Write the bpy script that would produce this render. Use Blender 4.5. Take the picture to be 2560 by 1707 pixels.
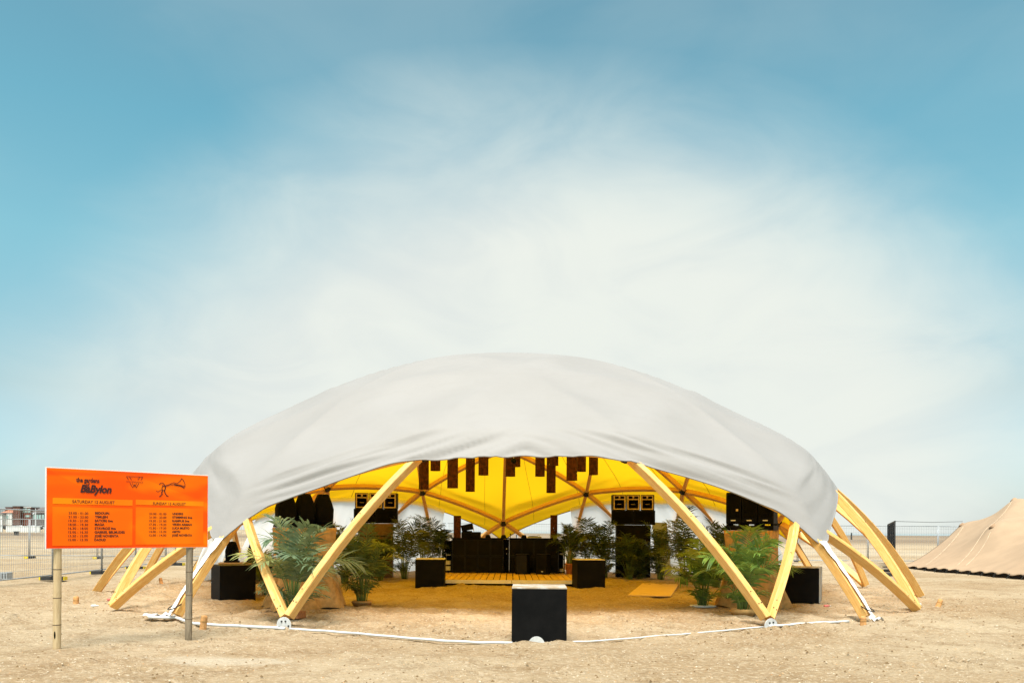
import bpy, bmesh, math, random
import numpy as np
from mathutils import Vector, Matrix, noise as mnoise
for o in list(bpy.data.objects): bpy.data.objects.remove(o)
scn = bpy.context.scene
COL = scn.collection
R = math.radians
random.seed(7); np.random.seed(7)

# ------------------------------------------------------------------ camera
F_PX, HOR, PPX, ROLL, EYE = 2076.4, 1327.0, 1277.1, 0.0062, 1.5
cam = bpy.data.cameras.new('camera'); camo = bpy.data.objects.new('camera', cam); COL.objects.link(camo)
cam.sensor_fit = 'HORIZONTAL'; cam.sensor_width = 36.0; cam.lens = 36.0*F_PX/2560
cam.shift_x = (1280-PPX)/2560; cam.shift_y = (HOR-853.5)/2560
cam.clip_start = 0.1; cam.clip_end = 20000
camo.matrix_world = Matrix.Translation((0, 0, EYE)) @ Matrix.Rotation(R(90), 4, 'X') @ Matrix.Rotation(ROLL, 4, 'Z')
scn.camera = camo

# ------------------------------------------------------------------ world, sun, exposure
SUN_EL, SUN_AZ = R(66), R(188)          # azimuth clockwise from +Y : sun behind the camera, a little to the left
w = bpy.data.worlds.new('World'); scn.world = w; w.use_nodes = True
nt = w.node_tree; nt.nodes.clear(); L = nt.links.new
def nd(t, **k):
    n = nt.nodes.new(t)
    for a, b in k.items(): setattr(n, a, b)
    return n
def wmath(op, a, b=None, clamp=False):
    n = nd('ShaderNodeMath', operation=op, use_clamp=clamp)
    for i, v in enumerate((a, b)):
        if v is None: continue
        if isinstance(v, (int, float)): n.inputs[i].default_value = v
        else: L(v, n.inputs[i])
    return n.outputs[0]
def wmap(v, a, b, c=0.0, d=1.0):
    n = nd('ShaderNodeMapRange', interpolation_type='SMOOTHSTEP')
    L(v, n.inputs[0]); n.inputs[1].default_value = a; n.inputs[2].default_value = b
    n.inputs[3].default_value = c; n.inputs[4].default_value = d
    return n.outputs[0]
def wmix(f, a, b, blend='MIX'):
    n = nd('ShaderNodeMix', data_type='RGBA', blend_type=blend)
    for i, v in ((0, f), (6, a), (7, b)):
        if isinstance(v, tuple): n.inputs[i].default_value = (*v, 1)
        elif isinstance(v, (int, float)): n.inputs[i].default_value = v
        else: L(v, n.inputs[i])
    return n.outputs[2]
tc = nd('ShaderNodeTexCoord'); sep = nd('ShaderNodeSeparateXYZ'); L(tc.outputs['Generated'], sep.inputs[0])
sky = nd('ShaderNodeTexSky', sky_type='NISHITA'); sky.sun_disc = False
sky.sun_elevation = SUN_EL; sky.sun_rotation = SUN_AZ; sky.air_density = 1.0; sky.dust_density = 2.0; sky.ozone_density = 2.0
el = sep.outputs[2]
rmp = nd('ShaderNodeValToRGB'); L(el, rmp.inputs[0]); er = rmp.color_ramp.elements          # air tint: milky low down, teal higher up
for i, (p_, c_) in enumerate(((0.0, (0.113, 0.156, 0.180)), (0.05, (0.114, 0.152, 0.162)), (0.15, (0.116, 0.132, 0.110)), (0.30, (0.118, 0.172, 0.130)), (0.42, (0.100, 0.170, 0.131)), (0.54, (0.106, 0.160, 0.122)), (1.0, (0.11, 0.14, 0.11)))):
    e_ = er[i] if i < 2 else er.new(p_)
    e_.position = p_; e_.color = (*c_, 1)
skyc = wmix(1.0, sky.outputs[0], rmp.outputs[0], 'MULTIPLY')
# thin cloud sheet: soft broken veil all round, one broad bank low ahead over the sea
mp = nd('ShaderNodeMapping'); L(tc.outputs['Generated'], mp.inputs[0]); mp.inputs['Scale'].default_value = (1.0, 1.0, 1.9); mp.inputs['Location'].default_value = (3.1, 0.4, 1.7)
n1 = nd('ShaderNodeTexNoise'); L(mp.outputs[0], n1.inputs[0]); n1.inputs['Scale'].default_value = 1.6; n1.inputs['Detail'].default_value = 5; n1.inputs['Roughness'].default_value = 0.5; n1.inputs['Distortion'].default_value = 0.6
n2 = nd('ShaderNodeTexNoise'); L(mp.outputs[0], n2.inputs[0]); n2.inputs['Scale'].default_value = 5.5; n2.inputs['Detail'].default_value = 7; n2.inputs['Roughness'].default_value = 0.55; n2.inputs['Distortion'].default_value = 0.9
vm = nd('ShaderNodeVectorMath', operation='MULTIPLY'); L(tc.outputs['Generated'], vm.inputs[0]); vm.inputs[1].default_value = (0.84, 1.0, 1.12)
vn = nd('ShaderNodeVectorMath', operation='NORMALIZE'); L(vm.outputs[0], vn.inputs[0])
dp = nd('ShaderNodeVectorMath', operation='DOT_PRODUCT'); L(vn.outputs[0], dp.inputs[0])
dp.inputs[1].default_value = (0.02, math.cos(R(1.5)), math.sin(R(1.5)))
bankv = wmath('ADD', dp.outputs['Value'], wmath('MULTIPLY', wmath('SUBTRACT', n1.outputs[0], 0.5), 0.06))
bankv = wmath('ADD', bankv, wmath('MULTIPLY', wmath('SUBTRACT', n2.outputs[0], 0.5), 0.03))
bank = wmap(bankv, 0.835, 0.955)
veil = wmap(wmath('ADD', n1.outputs[0], wmath('MULTIPLY', n2.outputs[0], 0.25)), 0.52, 0.86, 0.0, 0.75)
high = wmap(el, 0.52, 0.80)              # the veil thickens overhead
veil = wmath('MULTIPLY', veil, wmath('ADD', wmath('MULTIPLY', high, 0.85), 0.15))
base_over = wmath('MULTIPLY', high, 0.45)
cover = wmath('MAXIMUM', wmath('MAXIMUM', bank, veil), base_over, clamp=True)
hazeb = wmap(el, 0.006, 0.022, 0.88, 0.0)
cover = wmath('MAXIMUM', cover, hazeb, clamp=True)
shade = wmap(wmath('ADD', wmath('MULTIPLY', n2.outputs[0], 0.6), wmath('MULTIPLY', n1.outputs[0], 0.4)), 0.33, 0.62)
cloudc = wmix(shade, (0.56, 0.60, 0.585), (0.635, 0.665, 0.62))
skyfinal = wmix(cover, skyc, cloudc)
bg = nd('ShaderNodeBackground'); L(skyfinal, bg.inputs[0]); bg.inputs[1].default_value = 0.795
wo = nd('ShaderNodeOutputWorld'); L(bg.outputs[0], wo.inputs[0])

sl = bpy.data.lights.new('sun', 'SUN'); sl.energy = 4.1; sl.angle = R(32); sl.color = (1.0, 0.95, 0.87)
so = bpy.data.objects.new('sun', sl); COL.objects.link(so)
sd = Vector((math.sin(SUN_AZ)*math.cos(SUN_EL), math.cos(SUN_AZ)*math.cos(SUN_EL), math.sin(SUN_EL)))
so.rotation_euler = (-sd).to_track_quat('-Z', 'Y').to_euler(); so.location = sd*40
vs = scn.view_settings; vs.view_transform = 'Standard'; vs.look = 'None'; vs.exposure = 0.75; vs.gamma = 1.0; vs.use_curve_mapping = False
scn.render.engine = 'CYCLES'
try:
    scn.cycles.max_bounces = 10; scn.cycles.transmission_bounces = 8; scn.cycles.transparent_max_bounces = 24
except Exception: pass

# ------------------------------------------------------------------ measuring helpers
RT = Vector((math.cos(ROLL), 0, math.sin(ROLL))); UP = Vector((-math.sin(ROLL), 0, math.cos(ROLL))); FW = Vector((0, 1, 0)); EYEV = Vector((0, 0, EYE))
def ray(px, py): return FW + RT*((px-PPX)/F_PX) - UP*((py-HOR)/F_PX)
def at(px, py, Y): return EYEV + ray(px, py)*Y
def gnd(px, py, z=0.0):
    d = ray(px, py); return EYEV + d*((z-EYE)/d.z)

# ------------------------------------------------------------------ materials
def srgb(r, g, b):
    f = lambda c: (c/255/12.92) if c/255 <= 0.04045 else ((c/255+0.055)/1.055)**2.4
    return (f(r), f(g), f(b))
class MT:
    def __init__(s, name):
        s.m = bpy.data.materials.new(name); s.m.use_nodes = True; s.t = s.m.node_tree; s.t.nodes.clear()
        s.out = s.t.nodes.new('ShaderNodeOutputMaterial'); s.p = s.t.nodes.new('ShaderNodeBsdfPrincipled')
        s.t.links.new(s.p.outputs[0], s.out.inputs[0])
    def n(s, t, **k):
        x = s.t.nodes.new(t)
        for a, b in k.items(): setattr(x, a, b)
        return x
    def l(s, a, b): s.t.links.new(a, b)
    def coord(s, kind='Object', scale=(1, 1, 1)):
        c = s.n('ShaderNodeTexCoord'); m = s.n('ShaderNodeMapping'); s.l(c.outputs[kind], m.inputs[0]); m.inputs['Scale'].default_value = scale
        return m.outputs[0]
    def noise(s, vec, scale, detail=4, rough=0.55, dist=0.0):
        x = s.n('ShaderNodeTexNoise'); s.l(vec, x.inputs[0]); x.inputs['Scale'].default_value = scale; x.inputs['Detail'].default_value = detail
        x.inputs['Roughness'].default_value = rough; x.inputs['Distortion'].default_value = dist
        return x.outputs[0]
    def rng(s, v, a, b, c=0.0, d=1.0):
        x = s.n('ShaderNodeMapRange', interpolation_type='SMOOTHSTEP'); s.l(v, x.inputs[0])
        for i, q in enumerate((a, b, c, d)): x.inputs[i+1].default_value = q
        return x.outputs[0]
    def mix(s, f, a, b, blend='MIX'):
        x = s.n('ShaderNodeMix', data_type='RGBA', blend_type=blend)
        for i, v in ((0, f), (6, a), (7, b)):
            if isinstance(v, tuple): x.inputs[i].default_value = (*v, 1)
            elif isinstance(v, (int, float)): x.inputs[i].default_value = v
            else: s.l(v, x.inputs[i])
        return x.outputs[2]
    def math(s, op, a, b=0.0):
        x = s.n('ShaderNodeMath', operation=op)
        for i, v in enumerate((a, b)):
            if isinstance(v, (int, float)): x.inputs[i].default_value = v
            else: s.l(v, x.inputs[i])
        return x.outputs[0]
    def bump(s, h, strength=0.3, dist=0.02):
        b = s.n('ShaderNodeBump'); s.l(h, b.inputs['Height']); b.inputs['Strength'].default_value = strength; b.inputs['Distance'].default_value = dist
        s.l(b.outputs[0], s.p.inputs['Normal']); s.nrm = b.outputs[0]; return b.outputs[0]
    def color(s, c):
        if isinstance(c, tuple): s.p.inputs['Base Color'].default_value = (*c, 1)
        else: s.l(c, s.p.inputs['Base Color'])
    def set(s, rough=0.6, spec=0.4, metal=0.0):
        s.p.inputs['Roughness'].default_value = rough; s.p.inputs['Specular IOR Level'].default_value = spec; s.p.inputs['Metallic'].default_value = metal; return s
    def translucent(s, c, f):
        tr = s.n('ShaderNodeBsdfTranslucent'); mx = s.n('ShaderNodeMixShader')
        if isinstance(c, tuple): tr.inputs[0].default_value = (*c, 1)
        else: s.l(c, tr.inputs[0])
        mx.inputs[0].default_value = f; s.l(s.p.outputs[0], mx.inputs[1]); s.l(tr.outputs[0], mx.inputs[2]); s.l(mx.outputs[0], s.out.inputs[0]); s.mx = mx
        if hasattr(s, 'nrm'): s.l(s.nrm, tr.inputs['Normal'])
M = {}
def plain(name, c, rough=0.6, spec=0.4, metal=0.0, var=0.25, scale=6.0, bump=0.0, kind='Object'):
    m = MT(name); v = m.coord(kind); n = m.noise(v, scale, 5)
    m.color(m.mix(m.rng(n, 0.3, 0.7), tuple(x*(1-var) for x in c), tuple(min(1, x*(1+var*0.6)) for x in c)))
    m.set(rough, spec, metal)
    if bump: m.bump(m.noise(v, scale*6, 4), bump, 0.01)
    M[name] = m.m; return m

def mat_sand():
    m = MT('sand'); v = m.coord('Object')
    big = m.noise(v, 0.22, 5, 0.6, 0.4); mid = m.noise(v, 1.7, 6, 0.62, 0.3); fine = m.noise(v, 17, 5, 0.75); grit = m.noise(v, 42, 3, 0.7)
    a = m.mix(m.rng(big, 0.35, 0.66), (0.345, 0.235, 0.130), (0.465, 0.355, 0.230))
    a = m.mix(m.rng(mid, 0.42, 0.70, 0, 0.70), a, (0.25, 0.160, 0.080))
    a = m.mix(m.rng(fine, 0.46, 0.66, 0, 0.75), a, (0.56, 0.445, 0.315))
    vo = m.n('ShaderNodeTexVoronoi', feature='F1'); m.l(v, vo.inputs['Vector']); vo.inputs['Scale'].default_value = 30
    sp = m.math('MULTIPLY', m.rng(vo.outputs['Distance'], 0.05, 0.20, 1, 0), m.rng(m.noise(v, 5, 3), 0.40, 0.55))
    vc = m.n('ShaderNodeSeparateColor'); m.l(vo.outputs['Color'], vc.inputs[0])
    shellc = m.mix(vc.outputs[0], (0.70, 0.60, 0.47), (0.42, 0.22, 0.10))
    a = m.mix(m.math('MULTIPLY', sp, 0.75), a, shellc)
    a = m.mix(m.rng(grit, 0.58, 0.70, 0, 0.75), a, (0.13, 0.080, 0.040))
    # pale dry streaks and the wet tide flat far out
    sx = m.n('ShaderNodeSeparateXYZ'); m.l(v, sx.inputs[0])
    st = m.noise(m.coord('Object', (0.02, 0.22, 1)), 1.0, 4)
    a = m.mix(m.math('MULTIPLY', m.rng(sx.outputs[1], 30, 45), m.rng(st, 0.45, 0.6, 0, 0.5)), a, (0.50, 0.43, 0.33))
    wet = m.math('MULTIPLY', m.rng(sx.outputs[1], 85, 150), m.rng(m.noise(m.coord('Object', (0.0025, 0.02, 1)), 1.0, 3), 0.35, 0.55, 0.45, 1.0))
    a = m.mix(m.math('MULTIPLY', wet, 0.95), a, (0.215, 0.155, 0.105))
    pv = m.n('ShaderNodeVectorMath', operation='DISTANCE'); m.l(m.coord('Object', (0.45, 1.0, 0.0)), pv.inputs[0]); pv.inputs[1].default_value = (-3.3*0.45, 9.6, 0)
    a = m.mix(m.rng(m.math('ADD', pv.outputs['Value'], m.math('MULTIPLY', m.noise(v, 2.5, 4), 0.6)), 0.45, 0.75, 0.6, 0.0), a, (0.56, 0.48, 0.37))   # a patch of drier, bleached sand
    m.color(a); m.set(0.95, 0.15)
    h = m.math('ADD', m.math('MULTIPLY', fine, 0.6), m.math('ADD', m.math('MULTIPLY', m.noise(v, 7, 5, 0.65), 1.4), m.math('MULTIPLY', grit, 0.25)))
    m.bump(h, 1.0, 0.055); M['sand'] = m.m
def mat_wood(name, c1, c2, c3, rough=0.55, along=(1.0, 9.0)):
    m = MT(name); uv = m.coord('UV'); mp = m.n('ShaderNodeMapping'); m.l(uv, mp.inputs[0]); mp.inputs['Scale'].default_value = (along[0], along[1], 1)
    oi = m.n('ShaderNodeObjectInfo'); ad = m.n('ShaderNodeVectorMath', operation='ADD'); m.l(mp.outputs[0], ad.inputs[0]); m.l(oi.outputs['Location'], ad.inputs[1])
    of = m.n('ShaderNodeCombineXYZ'); m.l(m.math('MULTIPLY', oi.outputs['Random'], 40), of.inputs[0]); m.l(m.math('MULTIPLY', oi.outputs['Random'], 23), of.inputs[1])
    ad2 = m.n('ShaderNodeVectorMath', operation='ADD'); m.l(mp.outputs[0], ad2.inputs[0]); m.l(of.outputs[0], ad2.inputs[1]); v = ad2.outputs[0]
    g = m.noise(v, 2.0, 6, 0.6, 0.8); g2 = m.noise(v, 8.0, 3, 0.6)
    c = m.mix(m.rng(g, 0.3, 0.7), c1, c2); c = m.mix(m.rng(g2, 0.48, 0.70, 0, 0.7), c, c3)
    vo = m.n('ShaderNodeTexVoronoi'); m.l(v, vo.inputs['Vector']); vo.inputs['Scale'].default_value = 0.9; vo.inputs['Randomness'].default_value = 1
    c = m.mix(m.math('MULTIPLY', m.rng(vo.outputs['Distance'], 0.05, 0.13, 1, 0), 0.8), c, tuple(x*0.25 for x in c3))
    rj = m.math('ADD', m.math('MULTIPLY', oi.outputs['Random'], 0.24), 0.88)
    hs = m.n('ShaderNodeHueSaturation'); m.l(c, hs.inputs['Color']); m.l(rj, hs.inputs['Value'])
    m.color(hs.outputs[0]); m.set(rough, 0.35); m.bump(g, 0.12, 0.004); M[name] = m.m
def mat_canvas():
    m = MT('canvas_white'); v = m.coord('Object')
    n = m.noise(v, 0.5, 5, 0.6); n2 = m.noise(m.coord('Object', (1, 1, 3)), 2.2, 6, 0.6, 0.7)
    c = m.mix(m.rng(n, 0.3, 0.7), (0.285, 0.266, 0.256), (0.306, 0.286, 0.276)); c = m.mix(m.rng(n2, 0.5, 0.75, 0, 0.35), c, (0.272, 0.254, 0.240))
    m.color(c); m.set(0.65, 0.3); m.bump(m.math('ADD', n2, m.math('MULTIPLY', m.noise(v, 60, 2), 0.05)), 0.10, 0.05)
    m.translucent((0.98, 0.97, 0.95), 0.62)
    # white coated cloth, made one-way: daylight passes inward only, so beams don't glow outside
    ge = m.n('ShaderNodeNewGeometry'); m.l(m.math('MULTIPLY', ge.outputs['Backfacing'], 0.76), m.mx.inputs[0]); M['canvas_white'] = m.m
    m = MT('canvas_yellow'); v = m.coord('Object'); n = m.noise(v, 1.2, 5)
    m.color(m.mix(m.rng(n, 0.3, 0.7), (0.86, 0.42, 0.010), (0.90, 0.48, 0.016))); m.set(0.7, 0.2)
    m.translucent((1.0, 0.545, 0.008), 0.95); M['canvas_yellow'] = m.m
def mat_leaf(name, dark, light, yel):
    m = MT(name); oi = m.n('ShaderNodeObjectInfo'); v = m.coord('Object'); n = m.noise(v, 7, 3)
    c = m.mix(m.rng(n, 0.3, 0.7), dark, light); c = m.mix(m.rng(oi.outputs['Random'], 0.72, 1.0, 0, 0.8), c, yel)
    m.color(c); m.set(0.38, 0.5); m.translucent(m.mix(0.4, c, yel), 0.25); M[name] = m.m
def mat_sign():
    m = MT('sign_print'); v = m.coord('UV'); sx = m.n('ShaderNodeSeparateXYZ'); m.l(v, sx.inputs[0])
    n = m.noise(m.coord('UV', (1.1, 1.6, 1)), 1.6, 2, 0.4, 0.8)
    c = m.mix(m.rng(n, 0.40, 0.62), (0.90, 0.085, 0.002), (0.97, 0.185, 0.002))
    c = m.mix(m.rng(m.math('ADD', sx.outputs[0], sx.outputs[1]), 0.1, 0.8), (0.86, 0.055, 0.002), c)
    wv = m.n('ShaderNodeTexWave', wave_type='BANDS', bands_direction='DIAGONAL'); m.l(v, wv.inputs[0]); wv.inputs['Scale'].default_value = 0.55; wv.inputs['Distortion'].default_value = 4.0; wv.inputs['Detail'].default_value = 0.5
    c = m.mix(m.rng(wv.outputs['Fac'], 0.48, 0.53, 0, 0.28), c, (0.85, 0.06, 0.002))
    m.color(c); m.set(0.6, 0.1); M['sign_print'] = m.m
    for nm, al in (('sign_band', (0.97, 0.245, 0.003)), ('sign_field', (0.93, 0.175, 0.002))):
        m = MT(nm); n = m.noise(m.coord('Object', (0.7, 0.7, 1.2)), 1.6, 2, 0.4, 0.8)
        m.color(m.mix(m.rng(n, 0.40, 0.60), tuple((x*0.97, y*0.75, z)[i] for i, (x, y, z) in enumerate(((al[0],)*3, (al[1],)*3, (al[2],)*3))), al)); m.set(0.6, 0.1); M[nm] = m.m
def mat_box():
    m = MT('black_paint'); v = m.coord('Object'); n = m.noise(v, 3, 6, 0.65); s = m.noise(m.coord('Object', (1, 1, 4)), 9, 5, 0.7)
    c = m.mix(m.rng(n, 0.3, 0.75), (0.0028, 0.0028, 0.003), (0.0075, 0.007, 0.007)); c = m.mix(m.rng(s, 0.66, 0.80, 0, 0.55), c, (0.055, 0.05, 0.042))
    m.color(c); m.set(0.6, 0.09); m.bump(n, 0.05, 0.01); M['black_paint'] = m.m
    m = MT('worn_white_ply'); v = m.coord('Object'); n = m.noise(v, 5, 6, 0.65, 0.5)
    c = m.mix(m.rng(n, 0.42, 0.58), (0.34, 0.26, 0.17), (0.47, 0.44, 0.40)); c = m.mix(m.rng(m.noise(v, 17, 4), 0.58, 0.7, 0, 0.6), c, (0.28, 0.22, 0.16))
    m.color(c); m.set(0.6, 0.3); M['worn_white_ply'] = m.m
def mat_rust():
    m = MT('perforated_rust'); v = m.coord('Object'); n = m.noise(v, 9, 6, 0.65)
    c = m.mix(m.rng(n, 0.35, 0.7), (0.026, 0.008, 0.004), (0.095, 0.028, 0.009))
    vo = m.n('ShaderNodeTexVoronoi'); m.l(v, vo.inputs['Vector']); vo.inputs['Scale'].default_value = 24
    hole = m.rng(vo.outputs['Distance'], 0.22, 0.32, 1, 0); sc = m.n('ShaderNodeSeparateColor'); m.l(vo.outputs['Color'], sc.inputs[0])
    hole = m.math('MULTIPLY', hole, m.rng(sc.outputs[0], 0.55, 0.6))
    m.color(c); m.set(0.85, 0.2); tr = m.n('ShaderNodeBsdfTransparent'); mx = m.n('ShaderNodeMixShader'); m.l(hole, mx.inputs[0]); m.l(m.p.outputs[0], mx.inputs[1]); m.l(tr.outputs[0], mx.inputs[2]); m.l(mx.outputs[0], m.out.inputs[0]); M['perforated_rust'] = m.m
mat_sand(); mat_canvas(); mat_sign(); mat_box(); mat_rust()
mat_wood('pine', (0.70, 0.37, 0.095), (0.82, 0.53, 0.20), (0.64, 0.28, 0.05))
mat_wood('plywood', (0.40, 0.22, 0.075), (0.52, 0.30, 0.11), (0.36, 0.18, 0.055), 0.65, (1, 3))
mat_wood('shaded_ply', (0.13, 0.075, 0.025), (0.18, 0.105, 0.035), (0.10, 0.055, 0.018), 0.7, (1, 3))  # plywood of the left plinth, with the shadow there put into its brown
mat_wood('deck_wood', (0.52, 0.33, 0.13), (0.64, 0.42, 0.18), (0.45, 0.27, 0.10), 0.6, (3, 20))
mat_wood('pale_board', (0.58, 0.40, 0.20), (0.68, 0.48, 0.26), (0.52, 0.34, 0.16), 0.7, (1, 3))
mat_wood('bamboo_tan', (0.46, 0.33, 0.18), (0.58, 0.44, 0.26), (0.34, 0.22, 0.11), 0.5, (1.2, 5))
mat_wood('bamboo_grey', (0.20, 0.155, 0.105), (0.36, 0.285, 0.20), (0.13, 0.095, 0.06), 0.55, (1.2, 5))
mat_leaf('leaf_shaded', (0.016, 0.038, 0.015), (0.052, 0.092, 0.034), (0.15, 0.16, 0.04))  # rear palms: their backlit shade is put into the leaf green
mat_leaf('leaf_mid', (0.030, 0.072, 0.022), (0.10, 0.165, 0.055), (0.26, 0.28, 0.06))
mat_leaf('leaf_lit', (0.055, 0.105, 0.050), (0.17, 0.24, 0.135), (0.42, 0.42, 0.12))  # same palm leaf for the front left, gloss highlights put into a paler green
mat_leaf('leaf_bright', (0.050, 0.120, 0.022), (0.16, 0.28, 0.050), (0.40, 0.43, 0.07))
plain('stem_green', (0.13, 0.20, 0.045), 0.5, var=0.4)
plain('metal_dark', (0.03, 0.028, 0.026), 0.5, 0.5, 0.3)
plain('galvanised', (0.36, 0.38, 0.40), 0.5, 0.4, 0.15, scale=20)
plain('white_plate', (0.58, 0.58, 0.58), 0.5, 0.4, var=0.15, scale=14)
plain('white_plastic', (0.62, 0.63, 0.64), 0.45, 0.4, var=0.12)
plain('black_cloth', (0.004, 0.004, 0.0045), 0.85, 0.06, scale=12, bump=0.3)
plain('black_plastic', (0.0032, 0.0032, 0.0036), 0.5, 0.08)
plain('black_dull', (0.004, 0.004, 0.004), 0.9, 0.05)
plain('panel_edge', (0.009, 0.009, 0.010), 0.5, 0.15)
plain('cream_wood', (0.52, 0.38, 0.20), 0.6, 0.3, scale=14)
plain('pale_lid', (0.60, 0.54, 0.40), 0.6, 0.3, scale=10)
plain('horn_tan', (0.34, 0.25, 0.14), 0.6)
plain('hessian', (0.50, 0.285, 0.105), 0.9, 0.1, scale=9, bump=0.5)
plain('terracotta', (0.42, 0.17, 0.07), 0.8, 0.2, scale=12)
plain('soil', (0.05, 0.032, 0.02), 0.95, 0.1, bump=0.8, scale=30)
plain('peg_wood', (0.60, 0.31, 0.12), 0.8, 0.2, scale=18, bump=0.4)
plain('yellow_cap', (0.75, 0.55, 0.03), 0.6)
plain('rubber', (0.035, 0.035, 0.037), 0.85)
plain('beige_stretch', (0.41, 0.285, 0.185), 0.75, 0.2, var=0.08, scale=1.2)
plain('white_render', (0.72, 0.72, 0.70), 0.8, var=0.08, scale=1)
plain('brick_red', (0.20, 0.065, 0.04), 0.85, scale=1.5)
plain('brick_brown', (0.13, 0.06, 0.04), 0.85, scale=1.5)
plain('roof_grey', (0.14, 0.12, 0.115), 0.8, scale=1)
plain('roof_tile', (0.50, 0.20, 0.12), 0.8, scale=2)
plain('pane_green', (0.36, 0.52, 0.49), 0.25, 0.6, scale=0.6)
plain('sand_bank', (0.36, 0.28, 0.19), 0.95, 0.1, scale=0.4)
plain('letter_ink', (0.040, 0.008, 0.006), 0.55)
plain('letter_thin', (0.10, 0.012, 0.004), 0.55)
plain('white_edge', (0.82, 0.80, 0.77), 0.5, var=0.06)
plain('clod', (0.20, 0.130, 0.065), 0.95, 0.1, scale=20)
plain('shell', (0.58, 0.48, 0.36), 0.7, 0.3, scale=25)
plain('pebble_orange', (0.55, 0.30, 0.13), 0.7, 0.3, scale=25)
plain('black_scuffed', (0.012, 0.012, 0.012), 0.55, 0.3)
plain('pink_can', (0.65, 0.18, 0.16), 0.5)
m = MT('plastic_sheet'); v = m.coord('Object'); n = m.noise(m.coord('Object', (1, 1, 0.35)), 2.0, 5, 0.6, 1.0); m.color(m.mix(m.rng(n, 0.3, 0.7), (0.78, 0.79, 0.80), (0.86, 0.87, 0.88))); m.set(0.35, 0.4); m.bump(n, 0.35, 0.06); m.translucent((1.0, 1.0, 1.0), 0.72); M['plastic_sheet'] = m.m
m = MT('clear_window'); m.color((0.75, 0.82, 0.85)); m.set(0.15, 0.5); tr = m.n('ShaderNodeBsdfTransparent'); tr.inputs[0].default_value = (0.80, 0.87, 0.90, 1); mx = m.n('ShaderNodeMixShader'); mx.inputs[0].default_value = 0.72; m.l(m.p.outputs[0], mx.inputs[1]); m.l(tr.outputs[0], mx.inputs[2]); m.l(mx.outputs[0], m.out.inputs[0]); M['clear_window'] = m.m
m = MT('sea_water'); m.color(m.mix(m.rng(m.noise(m.coord('Object', (0.002, 0.03, 1)), 1.0, 3), 0.4, 0.6), (0.20, 0.24, 0.25), (0.32, 0.35, 0.35))); m.set(0.35, 0.5); m.bump(m.noise(m.coord('Object', (0.05, 0.3, 1)), 1.0, 4), 0.3, 0.2); M['sea_water'] = m.m

# ------------------------------------------------------------------ mesh helpers
def mesh(name, verts, faces, mat, smooth=False, uvs=None):
    me = bpy.data.meshes.new(name); me.from_pydata([tuple(v) for v in verts], [], faces); me.update()
    if mat: me.materials.append(M[mat])
    if smooth: me.polygons.foreach_set('use_smooth', [True]*len(me.polygons))
    if uvs is not None:
        ul = me.uv_layers.new(name='UVMap'); li = np.empty(len(me.loops), dtype=np.int32); me.loops.foreach_get('vertex_index', li)
        ul.data.foreach_set('uv', np.asarray(uvs, dtype=np.float32)[li].ravel())
    return me
def link(name, me, parent=None, loc=None, rotz=None):
    o = bpy.data.objects.new(name, me); COL.objects.link(o)
    if parent:
        o.parent = parent
        if parent.name in WR: o.matrix_parent_inverse = parent.matrix_basis.inverted()
    if loc is not None: o.location = loc
    if rotz is not None: o.rotation_euler[2] = rotz
    return o
WR = set()                                 # things whose parts are given in world coordinates
def tag(o, label, cat, group=None, kind=None):
    o['label'] = label
    if cat: o['category'] = cat
    if group: o['group'] = group
    if kind: o['kind'] = kind
    return o
def thing(name, label, cat, loc=(0, 0, 0), rotz=0.0, group=None, world=False):
    o = bpy.data.objects.new(name, None); COL.objects.link(o); o.location = loc; o.rotation_euler[2] = rotz; o.empty_display_size = 0.1
    if world: WR.add(o.name)
    return tag(o, label, cat, group)
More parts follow.
